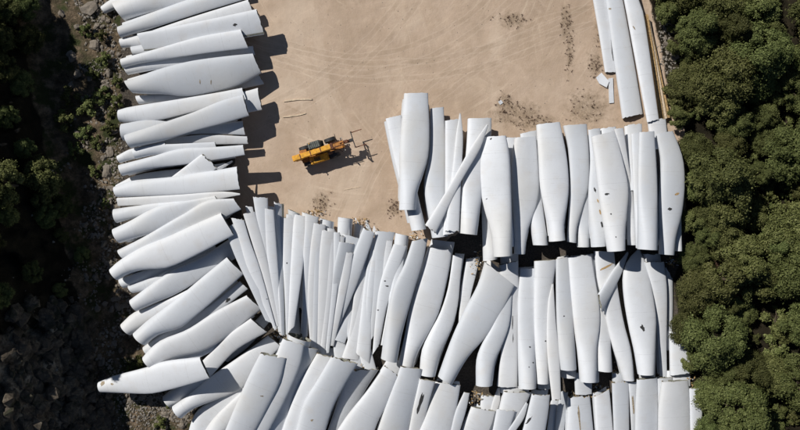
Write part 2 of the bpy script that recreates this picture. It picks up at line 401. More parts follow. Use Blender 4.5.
def add_blade(P, Q, root=None, label='', group='', roll=2.0, te='Q', tk=None, rr=0.12, ns=16, jag=0.03,
              end='cut', maxz=5.5, name='blade_section', gap=0.0, zadd=0.0, shrink=0.86, tol=0.14, cat='blade section'):
    P = resample(extend(P), ns); Q = resample(extend(Q), ns)
    s = np.linspace(0, 1, ns)
    wpx = np.linalg.norm(P - Q, axis=1) / S
    rnd = np.full(ns, rr)
    base_t = np.clip(wpx * 0.32, 0.10, 1.25) if tk is None else np.full(ns, tk) * np.clip(wpx / wpx.max(), 0.25, 1)
    t = np.minimum(base_t, wpx * 0.9)
    if root:
        d = s if root == 'A' else 1 - s
        f = 1 - smoothstep(0.04, 0.52, d)
        wr = wpx[0] if root == 'A' else wpx[-1]
        rnd = rnd * (1 - f) + f * 1.0
        t = t * (1 - f) + np.minimum(wr, wpx) * 0.93 * f
    roll = math.radians(roll)
    z = np.full(ns, 2.0)
    for it in range(3):
        V, w = sections(P, Q, z, rnd, t, roll, te)
        cen = V.mean(1, keepdims=True)
        Vs = cen + (V - cen) * np.array([shrink, shrink, 1])
        rel = V[:, :, 2] - z[:, None]
        iy, ix = gi(Vs[:, :, 0].ravel(), Vs[:, :, 1].ravel())
        need = (HM[iy, ix].reshape(ns, NA) - rel)
        low = rel < 0.0
        need = np.where(low, need, -9)
        r = np.sort(need, axis=1)[:, -3] - tol + zadd
        # ground never entered
        gmin = -rel.min(1) + 0.02
        r = np.maximum(r, gmin)
        best = None
        for b in np.linspace(-1.6, 1.6, 33):
            a = (r - b * s).max(); val = a + 0.5 * b + abs(b) * 0.02
            if best is None or val < best[0]: best = (val, a, b)
        z = np.minimum(best[1] + best[2] * s, maxz)
        z = np.maximum(z, gmin)
    V, w = sections(P, Q, z, rnd, t, roll, te)
    # write the top surface into the height map
    up = V[:, :, 2] > z[:, None] - 0.05 * t[:, None]
    for i in range(ns - 1):
        for f in np.linspace(0, 1, 7):
            q = V[i] * (1 - f) + V[i + 1] * f
            for g in (0, .25, .5, .75):
                q2 = q * (1 - g) + np.roll(q, -1, axis=0) * g
                iy, ix = gi(q2[:, 0], q2[:, 1])
                np.maximum.at(HM, (iy, ix), q2[:, 2])
    # ragged saw cuts
    ax0 = V[0].mean(0) - V[1].mean(0); ax0 /= np.linalg.norm(ax0)
    ax1 = V[-1].mean(0) - V[-2].mean(0); ax1 /= np.linalg.norm(ax1)
    if not root and jag < .05: jag = float(RNG.choice([.04, .06, .06, .12]))
    j0 = RNG.uniform(-1, 1, NA) * jag * (1 if root != 'A' else .2); j1 = RNG.uniform(-1, 1, NA) * jag * (1 if root != 'B' else .2)
    V[0] += ax0 * j0[:, None]; V[-1] += ax1 * j1[:, None]
    # shell with real wall thickness
    cen = V.mean(1, keepdims=True)
    off = V - cen; ln = np.linalg.norm(off, axis=2, keepdims=True)
    wall = np.minimum(0.07, np.minimum(t, w)[:, None, None] * 0.12)
    zc = off[:, :, 2:3]
    I = V.copy()
    fac = np.clip(1 - wall * 1.8 / np.maximum(w[:, None, None], .05), .5, 1)
    I[:, :, :2] = cen[:, :, :2] + off[:, :, :2] * fac
    I[:, :, 2:3] = cen[:, :, 2:3] + zc * np.clip(1 - 2 * wall / np.maximum(t[:, None, None], .05), .3, 1)
    origin = np.array([cen[:, 0, 0].mean(), cen[:, 0, 1].mean(), V[:, :, 2].min()])
    dr = V[-1].mean(0) - V[0].mean(0); ang = math.atan2(dr[1], dr[0])
    R = np.array([[math.cos(ang), math.sin(ang), 0], [-math.sin(ang), math.cos(ang), 0], [0, 0, 1]])
    loc = lambda A: (A.reshape(-1, 3) - origin) @ R.T
    verts = np.vstack([loc(V), loc(I), loc(V[0]), loc(I[0]), loc(V[-1]), loc(I[-1])])
    n = ns * NA
    faces = []; mi = []
    for i in range(ns - 1):
        for k in range(NA):
            k2 = (k + 1) % NA
            a, b, c, d = i * NA + k, i * NA + k2, (i + 1) * NA + k2, (i + 1) * NA + k
            faces.append((a, b, c, d)); mi.append(0)
            faces.append((n + d, n + c, n + b, n + a)); mi.append(1)
    for (i, fl) in ((0, 1), (1, 0)):
        for k in range(NA):
            k2 = (k + 1) % NA; e = 2 * n + i * 2 * NA
            q = (e + k, e + k2, e + NA + k2, e + NA + k)
            faces.append(q[::-1] if fl else q); mi.append(2)
    me = mesh_np('skin', verts, faces)
    # outward normals: flip the whole set when the traced edges wind the other way
    a, b, c, d = faces[0]; A_, B_, D_ = verts[a], verts[b], verts[d]
    if np.dot(np.cross(B_ - A_, D_ - A_), A_ - verts[:NA].mean(0)) < 0: me.flip_normals()
    me.polygons.foreach_set('material_index', mi)
    me.polygons.foreach_set('use_smooth', [m != 2 for m in mi])
    root_o = empty(name, origin, ang)
    tag(root_o, label, cat, group)
    sk = link('skin', me, [M['blade'], M['inner'], M['balsa'] if end == 'balsa' or RNG.random() < .2 else M['cut']], root_o)
    # internal shear webs
    for c0 in ((-0.3, 0.12) if w.max() > 1.5 else (-0.1,)):
        vs = []; fs = []
        for i in range(ns):
            if i in (0, ns - 1): pass
            kk = np.argsort(np.abs((-np.cos(TH)) * (1 if te == 'Q' else -1) - c0))
            top = min((k for k in kk[:4] if math.sin(TH[k]) > 0), default=kk[0]); bot = min((k for k in kk[:4] if math.sin(TH[k]) < 0), default=kk[1])
            f = 0.04 if i in (0, ns - 1) else 0
            j = 1 if i == 0 else (ns - 2 if i == ns - 1 else i)
            T_ = I[i, top] * .88 + I[j, top] * .12; B_ = I[i, bot] * .88 + I[j, bot] * .12
            T_ = T_ - np.array([0, 0, .02]); B_ = B_ + np.array([0, 0, .02])
            nx_ = (V[i, NA // 2] - V[i, 0]); nx_ = nx_ / np.linalg.norm(nx_) * 0.02
            vs += [T_ + nx_, T_ - nx_, B_ - nx_, B_ + nx_]
        for i in range(ns - 1):
            for k in range(4):
                a, b = i * 4 + k, i * 4 + (k + 1) % 4
                fs.append((a, b, b + 4, a + 4))
        fs += [(3, 2, 1, 0), tuple((ns - 1) * 4 + k for k in range(4))]
        link('shear_web', mesh_np('shear_web', loc(np.array(vs)), fs), M['inner'], root_o)
    rec = dict(o=root_o, V=V, I=I, origin=origin, R=R, z=z, skin=sk)
    BLADES.append(rec)
    return rec

def patch(rec, px, py, length, width, ang, mat='tear', name='tear', seed=0):
    """ragged hole or split, fitted to the skin under the given spot"""
    V = rec['V']; ns = len(V)
    verts = V.reshape(-1, 3)
    faces = [(i*NA+k, i*NA+(k+1) % NA, (i+1)*NA+(k+1) % NA, (i+1)*NA+k) for i in range(ns-1) for k in range(NA)]
    bv = BVHTree.FromPolygons([Vector(v) for v in verts], faces)
    rnd = random.Random(seed + int(px * 7 + py)); pts = []
    N = 14
    a = math.radians(ang)
    ring = []
    for k in range(N):
        th = 2 * math.pi * k / N; r = 1 + rnd.uniform(-.35, .3)
        u = math.cos(th) * length / 2 * r; v = math.sin(th) * width / 2 * r
        ring.append((px + u * math.cos(a) - v * math.sin(a), py - u * math.sin(a) - v * math.cos(a)))
    camp = Vector((0, 0, H)); out = []
    for (x, y) in [(px, py)] + [((x + px) / 2, (y + py) / 2) for x, y in ring] + ring:
        h = bv.ray_cast(camp, (at(x, y) - camp).normalized())
        if h[0] is None: out.append(None); continue
        nrm = h[1] if h[1].z > 0 else -h[1]
        out.append(np.array(h[0] + nrm * 0.012))
    if out[0] is None: return
    for i, q in enumerate(out):
        if q is None: out[i] = out[0] if i <= N else out[i - N]
    vs = (np.array(out) - rec['origin']) @ rec['R'].T
    fs = [(0, 1 + k, 1 + (k + 1) % N) for k in range(N)] + [(1 + k, 1 + N + k, 1 + N + (k + 1) % N, 1 + (k + 1) % N) for k in range(N)]
    link(name, mesh_np(name, vs, fs), M[mat], rec['o'])

GL = 'cut blade sections stacked along the left edge of the yard'
GU = 'cut blade sections in the upper right row'
GM = 'cut blade sections in the middle row'
GN = 'slender blade sections fanned out in the middle'
GB = 'cut blade sections in the bottom row'
GT = 'long blade sections beside the trees at the top'

# spec: key, P edge, Q edge (photograph pixels, traced), root end, options, label
SP = []
def sp(key, P, Q, root=None, label='', **kw): SP.append([key, P, Q, root, label, kw])
# ======= left pile (lower pieces first) =======
sp('L0',[(101,7),(112,-1),(150,-20),(215,-48)],[(105,14),(114,10),(150,-5),(222,-32)],'A','stubby white blade end poking out at the top left corner of the left pile',u=1)
sp('L1',[(113,3),(150,-11),(230,-34)],[(125,21),(148,14),(188,1),(240,-14)],'A','broad white blade root cut off by the top frame edge in the left pile')
sp('L3',[(120,39),(141,34),(190,18),(248,0)],[(122,48),(150,45),(195,30),(253,12)],'A','narrow blade half hidden above the flat grey panel near the top of the left pile',u=1)
sp('L2',[(118,27),(150,16),(190,2),(232,-12)],[(121,38),(160,26),(200,13),(243,0)],'A','long slim white blade second from the top of the left pile')
sp('L4b',[(131,47),(170,40),(230,30)],[(134,56),(172,54),(235,44)],'A','small rounded blade end showing under the flat grey panel',u=1)
sp('L4',[(138,34),(170,28),(215,19),(257,10)],[(144,51),(180,48),(222,41),(264,34)],None,'flat grey shaded blade panel with a small dark hole near its right end',roll=12,rr=.05,tk=.8)
sp('L6',[(124,66),(150,60),(200,52),(253,46)],[(128,75),(155,70),(190,66),(255,55)],'A','thin blade strip sandwiched between two wide blades in the upper left pile',u=1)
sp('L5',[(121,59),(150,51),(200,37),(241,30)],[(123,68),(143,63),(200,54),(248,48)],'A','wide pale blade with straight upper edge just under the flat grey panel',roll=5)
sp('L8',[(136,96),(200,90),(258,73)],[(139,104),(190,100),(264,84)],'A','shaded blade edge visible beneath the scratched bulging blade of the left pile',u=1,roll=8)
sp('L7',[(125,81),(134,79),(155,71),(190,62),(225,57),(253,54)],[(133,93),(147,94),(165,94),(183,96),(206,93),(236,86),(261,73)],'A','bulging white blade with faint scratches and a ringed root in the upper left pile',roll=9)
sp('L10',[(195,101),(247,91),(258,88)],[(197,116),(245,113),(262,110)],None,'short blade stub jutting right from under the left pile beside the dirt yard',u=1)
sp('L9',[(119,110),(130,107),(180,99),(221,92),(242,88)],[(120,122),(155,121),(198,111),(247,101)],'A','pale blade lying nearly level under the steep diagonal blade of the left pile',roll=0)
sp('L12',[(122,124),(150,120),(198,125),(243,121)],[(124,141),(160,138),(200,134),(245,135)],'A','blade mostly covered by the steep diagonal one with its square right end showing',u=1)
sp('L13',[(150,142),(200,135),(247,136.5)],[(140,147),(190,145),(248,144)],None,'thin blade strip poking right below the steep diagonal blade',u=1)
sp('L11',[(125,135),(150,127),(193,112.5),(221,101),(243,95)],[(131,148),(163,141),(198,130),(225,123),(249,116)],'A','steep diagonal white blade laid across its neighbours in the left pile')
sp('L14b',[(117,156),(131,149),(165,142)],[(120,163),(134,159),(168,152)],'A','blunt rounded blade root leaning out over the rubble at the left',u=1)
sp('L14',[(133,149),(150,145),(175,144),(215,142)],[(136,159),(160,154),(185,152),(218,152)],'A','shadowed blade root tucked between two lighter blades in the left pile',u=1)
sp('L15',[(119,165),(150,157),(180,149),(215,147),(243,145)],[(123,176),(150,169),(180,165),(215,160),(245,155)],'A','smooth white blade above the cut triangular piece in the left pile')
sp('L16b',[(116,185),(134,176),(160,171),(190,168),(225,163)],[(118,192),(150,186),(190,180),(228,172)],'A','curved blade root slipping under the broad level blade',u=1)
sp('L16',[(202,154),(165,182)],[(217,168),(182,194)],None,'triangular cut blade end pointing up between two long blades of the left pile',rr=.05,tk=.5)
sp('L16c',[(216,168),(232,160.5)],[(219,171),(233,162)],None,'small pointed white shard beside the triangular cut blade end',rr=.05,tk=.12,ns=6)
sp('L17',[(114,187),(130,181),(170,177),(205,172),(237,166.5)],[(117,197),(150,196),(200,193),(240,189.5)],'A','broad level white blade halfway down the left pile',roll=-3)
sp('L18',[(117,198),(180,194.5),(225,191.5),(240,193.5)],[(118,206),(160,204),(215,199.5),(240,195)],None,'white blade tapering to a point at its right end in the left pile',rr=.2)
sp('L19',[(114,209),(135,206),(160,203),(200,200)],[(117,223),(140,217),(165,213),(205,211)],'A','scuffed short blade root below the pointed blade at the rubble edge',u=1)
sp('L20',[(113,229),(130,221),(148,211),(163,205),(180,202),(215,196)],[(120,243),(130,240),(155,232),(180,219),(198,209),(220,205)],'A','curved white blade with a long shadow streak under the pointed blade',roll=5)
sp('L21',[(118,250),(140,239),(163,226),(185,213.5),(208,200.5),(234,198.5)],[(124,259),(150,252),(178,240),(205,229),(224,218),(241,209.5)],'A','flat grey blade with scuff marks above the widest blade of the left pile',roll=9,rr=.08,tk=.9)
sp('L23',[(119,279),(145,270),(175,262),(215,245)],[(124,288),(150,281),(180,271),(222,256)],'A','blade in deep blue shade just under the widest blade of the left pile',u=1)
sp('L24',[(128,286),(150,278),(172,268),(210,250)],[(133,293),(152,289),(185,276),(217,262)],'A','small bright blade root peeping out below the shaded one',u=1)
sp('L22',[(110,269),(120,260),(143,246.5),(168,236.5),(193,225),(221,213)],[(118,280),(130,273),(145,269.5),(165,268),(177,264),(198,254),(234,235)],'A','widest smooth white blade of the left pile with a square cut right end',roll=-2)
sp('L25',[(130,300),(145,289),(173,270),(201,257),(231,238)],[(137,311),(155,303),(176,294),(206,276),(241,255)],'A','white blade with grey stains down its lower side below the widest one',roll=8)
sp('L26',[(121,324),(133,313),(150,306),(175,296),(200,283)],[(131,335),(145,326),(170,315),(205,298)],'A','dirty speckled blade root lying low over the black gully',u=1)
sp('L28',[(143,347),(165,330),(205,308),(240,281)],[(148,355),(185,333),(215,314),(248,289)],'A','blade with a black spot peeking out below the large smooth diagonal blade',u=1)
sp('L27',[(133.5,333),(148,320),(175,300),(205,275),(227,257)],[(146,345),(158,335),(180,328),(193,318),(211,303),(244,274)],'A','large smooth diagonal white blade in the lower left pile with square end')
sp('L30',[(152,366),(190,350),(225,330)],[(158,373),(190,362),(238,338)],'A','shaded blue grey blade underneath the streaked lower blade',u=1)
sp('L31',[(262,314),(240,335),(215,355)],[(270,321),(250,345),(228,362)],None,'stub of a blade showing behind the open ended blades at the lower left',u=1)
sp('L29',[(143,357),(152,347),(163,339),(188,329),(216,311),(247,295)],[(152,368),(165,363),(180,357),(201,352),(221,341),(262,309)],'A','streaked blade with blue shadow along its lower side in the lower left pile',roll=10)
sp('L32',[(163,396),(185,378),(206,357),(228,335),(251,318)],[(171,407),(195,392),(212,375),(236,350),(267,332)],'A','blade passing under the lone sideways blade with its open end facing up right',u=0)
sp('L36',[(186,440),(196,412),(215,398),(240,382)],[(200,446),(213,424),(232,410),(250,396)],'A','shaded blade in the dip beneath the lower left diagonal blades',u=1)
sp('L37',[(199,440),(212,420),(230,402),(250,384)],[(217,446),(228,430),(243,412),(262,394)],'A','curving blade squeezed beside the bottom frame edge at the lower left',u=1)
sp('L34',[(172.5,406),(188,395),(211,376),(241,355),(268.5,335)],[(182,418),(193,409),(213,401),(241,389),(257,371),(281,346)],'A','long curved white blade reaching from the rubble up to the middle rows')
sp('L35',[(98.5,382),(113,376),(145,367.5),(165,361),(200,357)],[(101,392),(125,393),(150,393.5),(168,390),(190,384),(210,378)],'A','lone sideways blade with dappled shade on its root and a hollow open end',roll=-2)
# ======= slender fan =======
for i,(x0,y0,x1,y1,bx) in enumerate([(288,209,300,214,296),(320,218,334,222,322),(338,217,353,219,340),(354,223,364,226,352),(395,233,409,236,392),(302,212,312,215,305),(376,232,384,234,372)]):
    sp('N%d'%i,[(x0,y0),(bx-6,y0+95)],[(x1,y1),(bx+6,y1+95)],'A',
       ['short square blade end behind the second gap of the slender fan','white blade end set back behind the middle of the slender fan','blade end with broken edge set back right of the fan centre','splintered blade end between the fan and the crossing diagonal','blade end standing behind the wide shaded one at the right of the fan','blade end just visible at the back of the left part of the fan','blade end behind the pale slender blades right of the diagonal'][i],u=1,end='balsa',jag=.12)
for i,(x0,y0,x1,y1) in enumerate([(330,300,345,368),(347,300,360,368),(358,330,372,372),(290,290,296,345)]):
    sp('N1%d'%i,[(x0-4,y0),(x1-9,y1)],[(x0+8,y0),(x1+5,y1)],None,['blade foot in shade below the wedge blade','blade foot in shade beside the broken balsa pieces','blade foot with a snapped end touching the balsa pieces','blade foot in the dark wedge gap of the fan'][i],u=1,end='balsa',jag=.1)
for i,(x0,y0,x1,y1,lb) in enumerate([(357.5,221,360,236,'pointed white splinter standing up behind the crossing diagonal of the fan'),(366,219,369,232,'taller forked splinter at the back of the fan beside the sand'),(374,226,375,234,'small splinter between the diagonal and the broad square topped slender blade'),(349,225,347,236,'jagged splinter left of the pointed one at the back of the fan')]):
    sp('N2%d'%i,[(x0-.4,y0),(x1-3,y1)],[(x0+.4,y0),(x1+3,y1)],None,lb,rr=.1,ns=6,tk=.2,zadd=.1)
sp('C01',[(226,229),(236,256),(250,286),(266,320)],[(241,219),(247,246),(259,282),(274,324)],None,'pale blade leaning between the left pile and the first blade of the slender fan',u=1,rr=.25)
sp('C1',[(232,218),(240,240),(248,268),(262,300),(272,325),(275,330)],[(243,220),(250,243),(259,268),(268,300),(276,329)],None,'leftmost white blade of the slender fan tapering down to a sliver',rr=.25)
sp('C2',[(244,214),(252,240),(264,278),(276,326)],[(254,212),(262,240),(271,280),(279,326)],None,'second slender blade from the left of the fan beside a dark slit',rr=.25)
sp('C3',[(254,197),(257,218),(264,250),(272,290),(277,325)],[(267,198),(268,240),(274,290),(280,325)],None,'slender blade with its square top standing highest in the fan',rr=.25)
sp('C4',[(264,208),(267,250),(272,290),(279,332)],[(273,210),(276,250),(279,290),(283,332)],None,'very thin pale blade left of the dark grey slender one',rr=.3)
sp('C5',[(274.5,202),(276,250),(279,300),(281,335)],[(283.5,204),(284,250),(285,300),(285,335)],None,'dark grey shaded slender blade in the left half of the fan',roll=30,rr=.1)
sp('C6',[(281.5,217),(283,260),(285,300),(286,334)],[(295,219),(292,260),(289.5,305),(288,334)],None,'slender blade with a small dark hole tapering to a tip',rr=.25)
sp('C7',[(295,214),(293,240),(291,270),(288,333)],[(306,217),(305,245),(302,268),(294,326)],None,'slender leaning blade bordering the dark wedge gap of the fan',rr=.25)
sp('C8',[(306,214),(305,260),(301,333)],[(318,217),(311,260),(307,336)],None,'pale narrow blade right of the dark wedge gap',rr=.25)
sp('C9',[(314,223),(310,260),(308,300),(311,348)],[(325,225),(320,260),(317,300),(316,348)],None,'narrow blade ending in a fringe of sharp tips at the bottom of the fan',rr=.25)
sp('C10',[(322.4,230.5),(319.5,260),(318,300),(317,349)],[(335,231.5),(333,260),(329,310),(323,353)],None,'square topped slender blade in the centre of the fan',rr=.25)
sp('C13',[(344,234),(338,280),(332,330)],[(359,238.5),(352,264),(338,310),(334,335)],None,'blade with a dark right edge half under the grey slender one',rr=.2,u=2)
sp('C11',[(335,235),(333,262),(329,300),(325,345)],[(344,236.5),(341,262),(333,315),(327,348)],None,'thin blade wedged between the central and the grey slender blades',rr=.25)
sp('C12',[(340.5,241.5),(334,273),(330,320),(324,357)],[(353,244),(346,275),(338,300),(327,354)],None,'light grey slender blade with a clean slanted top right of the fan centre',rr=.2,roll=14)
sp('C15',[(360,262),(350,303),(333,338)],[(368,264),(357,305),(344,343)],None,'short wedge blade with a flat bottom under the crossing diagonal',rr=.2)
sp('C16',[(366,262),(357,300),(350,335),(343,357)],[(374,262),(366,305),(361,335),(358,360)],None,'narrow blade with square bottom end beside the wedge blade',rr=.25)
sp('C17',[(373,238),(367,270),(361,320),(357,353)],[(381,236),(376,265),(373,300),(369,363)],None,'slim blade with its lower end resting on broken balsa pieces',rr=.25)
sp('C18',[(376,231),(374,260),(371,323),(371,340)],[(394,232),(388,255),(383,288),(374,334)],None,'smooth blade with broad square top tapering sharply downward',rr=.2)
for i,(a,b,c_,d,e,f,lb) in enumerate([(249,206,257,275,328,3,'edge-on sliver of blade between the first blades at the left of the fan'),(259,201,263,276,326,3,'thin edge-on strip behind the highest standing blade of the fan'),(271,206,276,281,334,2.5,'hair thin strip beside the dark grey slender blade'),(290,214,289,288,330,3,'edge-on strip between two slender blades just left of the dark wedge gap'),
    (309,221,307,304,345,3,'edge-on strip among the blades ending in sharp tips'),(318,226,317,314,352,3,'thin strip left of the square topped central slender blade'),(331,228,331,322,355,3,'thin strip right of the square topped central slender blade'),(337,232,336,327,352,2.5,'narrow edge-on strip left of the light grey slender blade'),(349,252,345,331,345,3.5,'edge-on strip in the dark slot right of the light grey slender blade'),
    (366,242,361,349,352,3.5,'edge-on strip just right of the crossing diagonal of the fan'),(377,250,372,364,352,3,'thin strip left of the broad square topped slender blade'),(389,240,385,376,346,3,'thin strip left of the blade dotted with black marks'),(400,256,397,383,345,3.5,'edge-on strip between the dotted blade and the blue shaded one')]):
    sp('C3%d'%i,[(a-f,b),(c_-f*1.1,(b+e)/2-20),(d-f*.5,e)],[(a+f,b+1),(c_+f*1.1,(b+e)/2-20),(d+f*.6,e+1)],None,lb,rr=.3,u=1,maxz=3.2)
sp('C14',[(363,228),(351,260),(341,290),(329,338)],[(375,233),(366,260),(352,297),(334,338)],None,'bright diagonal slender blade lying on top of the fan',rr=.3)
sp('C19',[(394.5,244),(381,283),(376,320),(373,354)],[(406,246),(393,285),(386,308),(379,344)],None,'leaning blade dotted with black marks at the right of the fan',rr=.25)
sp('C20',[(412,241),(404,265),(393,288),(385,330),(381,358)],[(428,238),(423,262),(413,295),(402,335),(397,362)],'B','blue shaded blade with curved side left of the tall smooth middle blade',roll=8)
# ======= middle row =======
sp('D3',[(466,259),(463,275),(460,295),(458,335)],[(480,257),(476,275),(470,300),(468,335)],None,'bent narrow blade with a broken tan top in the middle row gap',u=1,end='balsa',jag=.15)
sp('D1',[(427.6,247),(417.6,280),(409,310),(404,338),(398,363)],[(452,250),(448,275),(439,312),(427,336),(417,355),(414,367)],'B','tall smooth blade at the left end of the middle row beside the fan')
sp('D2',[(453,255),(448,288),(440,313),(430,332),(422,350),(419.5,374)],[(463,256),(460,280),(458,303),(452,328),(441,352),(435,376)],'B','slim curved blade close beside the tall smooth blade of the middle row',roll=5)
sp('D5',[(499,265),(502,300),(503,330),(497,386)],[(518,261),(518.6,300),(518,345),(517,387)],None,'straight blade with a thin scored line behind the wide leaning blade',u=2,rr=.2)
sp('D6',[(500,295),(492,325),(481,346),(476.5,360),(476,385)],[(512,295),(509,325),(502,345),(495,362),(492,385)],'B','blade with a bent root emerging under the wide leaning blade',u=2)
sp('D4',[(485,262),(478,285),(465,310),(452,338),(438,376)],[(514,285),(502,310),(488,333),(467,358),(452,384)],'B','wide leaning blade with its slanted top casting a long shadow',roll=-2)
sp('D7',[(520,269),(518,303),(518,348),(519,387.5)],[(537,268),(536,303),(535,348),(536,387.5)],'B','blade spotted with small black holes near its lower end')
sp('D8',[(534,261),(534,320),(536,383)],[(557,259.6),(553,285),(550,330),(549,383)],'B','square topped blade left of the long narrow spike in the middle row',tk=1.2)
sp('D19',[(596,295),(596,370)],[(609,300),(612,371)],'B','blade in deep shade between two blades right of the middle row centre',u=1)
sp('D10',[(556,259),(556,290),(557,348),(559.6,369)],[(568,257),(571,290),(574,335),(576,369)],'B','blade with a tiny mark just right of the long narrow spike')
sp('D9',[(552,284),(548,303),(547,348),(552,400)],[(553.5,284),(556,323),(559,350),(561,399)],None,'long narrow spike of a blade overhanging the bottom row',rr=.3,zadd=.05)
sp('D11',[(567.6,257),(570,290),(574,330),(577,352),(579.6,381)],[(591.5,254.6),(595,278),(599.5,305),(600,325),(597,350),(596.5,381)],'B','broad blade with a smoothly bulging right side in the middle row')
sp('D12',[(594.6,251),(597,280),(603,305),(612,345),(623,380)],[(614,252),(618,290),(624,323),(631,350),(634,380)],'B','blade with a brown diagonal crack under the white crossing sliver',roll=4)
sp('D18',[(664,266),(665,300),(666,350)],[(673,280),(673,310),(671,350)],None,'narrow shaded blade edge next to the bushes in the middle row',u=1)
sp('D16',[(645,262),(653,298),(658,348),(659.5,376)],[(664,262),(667,290),(666.5,348),(667,377)],None,'straight blade with a ragged top beside the holed pointed one',rr=.2,end='balsa')
sp('D15',[(637,250),(628,260),(623,275),(624,298),(629,328),(634,350),(638,374)],[(639,250),(645.6,262.6),(652,290),(656,318),(655.6,338),(655,355),(654,373.5)],'B','blade with a pointed top and a ragged dark hole near its lower end')
sp('D14',[(627,252),(613,270),(598,294)],[(628.5,253.5),(620,277),(602,313)],None,'white crossing sliver lying diagonally over the cracked blade',rr=.3,zadd=.05)
sp('D17',[(669,331),(669.5,355),(670,375)],[(684,333),(689,355),(692,372)],None,'short blade end half covered by the overhanging bushes on the right',rr=.2)
# ======= upper right row =======
sp('E1',[(385.6,119),(394,160),(403,195),(411.5,231)],[(401.5,115),(408,150),(418,195),(426,229)],'B','slanting blade under the tallest one at the left end of the upper row',u=2)
sp('E3',[(430,109),(429,150),(424,185),(427,210),(432,238)],[(443.6,107),(446,150),(447,190),(448,236)],'B','blade with rounded left side just right of the tallest blade',roll=2,u=2)
sp('E4',[(445,121),(445,188),(443,235)],[(459,119),(459,170),(455,233)],None,'plain straight blade behind the two pointed ones in the upper row',u=2)
sp('E2',[(404,94),(401,130),(399.6,153),(399.6,188),(399,210)],[(428,93),(429.5,130),(428,158),(421.5,180),(417.5,192),(416,210)],'B','tallest white blade at the left end of the upper right row',tol=.7)
sp('E5',[(459.5,114),(456,135),(453,165),(449,195),(445,231)],[(460.8,114),(463,135),(462,165),(460.5,195),(459,231)],None,'upright blade ending in a narrow rounded point at the top',rr=.3)
sp('E6',[(467.5,119),(466.7,140),(463,175.5),(460.5,195),(459,233)],[(491.6,118),(491,140),(485,170),(482,195),(477,235)],'B','wide blade behind the long crossing spike of the upper row')
sp('E9',[(481,190),(482,225),(483,261)],[(496,190),(497,259)],'B','blade root hanging lowest below the upper row near its middle',u=1)
sp('E12c',[(505,138),(506,190)],[(516,137.5),(517,190)],None,'sliver of a blade top in the gap right of the cracked corner blade',u=1)
sp('E12b',[(520,134),(525,190),(533,245)],[(537,130),(541,190),(548,245)],'B','blade of the lower layer showing its rounded top and root between two others',u=1)
sp('E8',[(485,137),(480.6,155),(480.6,188),(484,208),(491,233),(493.6,256.7)],[(506,136),(509.5,155),(511,188),(512,225),(512,255.5)],'B','wide blade with a dark chipped upper left corner beside the crossing spike',te='P',roll=-3)
sp('E7',[(487,124),(470.5,148),(448,188),(425,225)],[(488,126),(480.6,148),(461,182),(436,233)],None,'long crossing spike lying diagonally over the upper right row',rr=.35,zadd=.05)
sp('E10',[(514.5,138),(510.7,163),(510,188),(513,215),(514,254)],[(536,136.5),(538,155),(539.5,188),(536,208),(528,230),(525,254)],'B','curved blade with slim root just right of the lowest hanging root')
sp('E11',[(536,125),(538,155),(540,188),(544,208),(548,225),(549,241.6)],[(560,122),(567,158),(569,188),(567,208),(564,225),(565,240)],'B','blade with a slanting top and bulging right side near the middle of the upper row')
sp('E14',[(577,190),(577,247)],[(589,195),(589.5,247)],'B','shaded blade root seen behind the curved waist right of the slanted top blade',u=1)
sp('E13',[(562.7,126),(568,150),(569.5,188),(568,220),(567,241.6)],[(587,124),(589,150),(589,185),(583,207),(577,228),(576,243)],'B','square topped blade with a narrow waist near the middle of the upper row')
sp('G6',[(647,120),(651,150)],[(666,119),(669,150)],None,'shaded blade end just below the long beams beside the trees',u=1)
sp('F1',[(600,129),(603,190)],[(616,126.5),(618,190)],None,'blade top of the back layer behind the lichen marked ones',u=1)
sp('F2',[(624,126),(628,190)],[(642,124),(643,190)],None,'blade top of the back layer just below the long beam beside the trees',u=1)
sp('E15',[(588,130),(590,160),(588,200),(591,247)],[(600,128),(604,160),(607,200),(606,246)],'B','blade with a trail of brown lichen down its length',roll=3)
sp('E17',[(614,129),(622,165),(626,220),(627.5,245)],[(623.5,128),(628.5,163),(634,200),(636.5,245)],'B','slim blade bent along the right side of the wide slanting blade')
sp('E16',[(591,137),(595,165),(600,205),(607.4,251.6)],[(615.5,131),(623,160),(628.5,188),(627,215),(625,232),(625,250)],'B','wide slanting blade with three dark pock marks in the upper row')
sp('E18',[(631,134),(632,163),(634,208),(636,248)],[(642,132),(644,163),(645,208),(646,248)],'B','pale blade strip left of the upright straight one near the trees',u=2)
sp('E19',[(639,132.6),(637.6,175),(637.6,208),(637.6,249)],[(654.4,131.4),(657,175),(657.7,208),(657,250)],'B','upright straight blade second from the right end of the upper row')
sp('E21',[(672,200),(675,251)],[(681,200),(682,251)],'B','shaded blade root touching the bushes at the end of the upper row',u=1)
sp('E20',[(655,134),(660,160),(658.5,208),(659,254)],[(673,131),(683,158),(685,185),(682,215),(676,238),(674,255)],'B','last blade on the right of the upper row stained and touching the bushes')
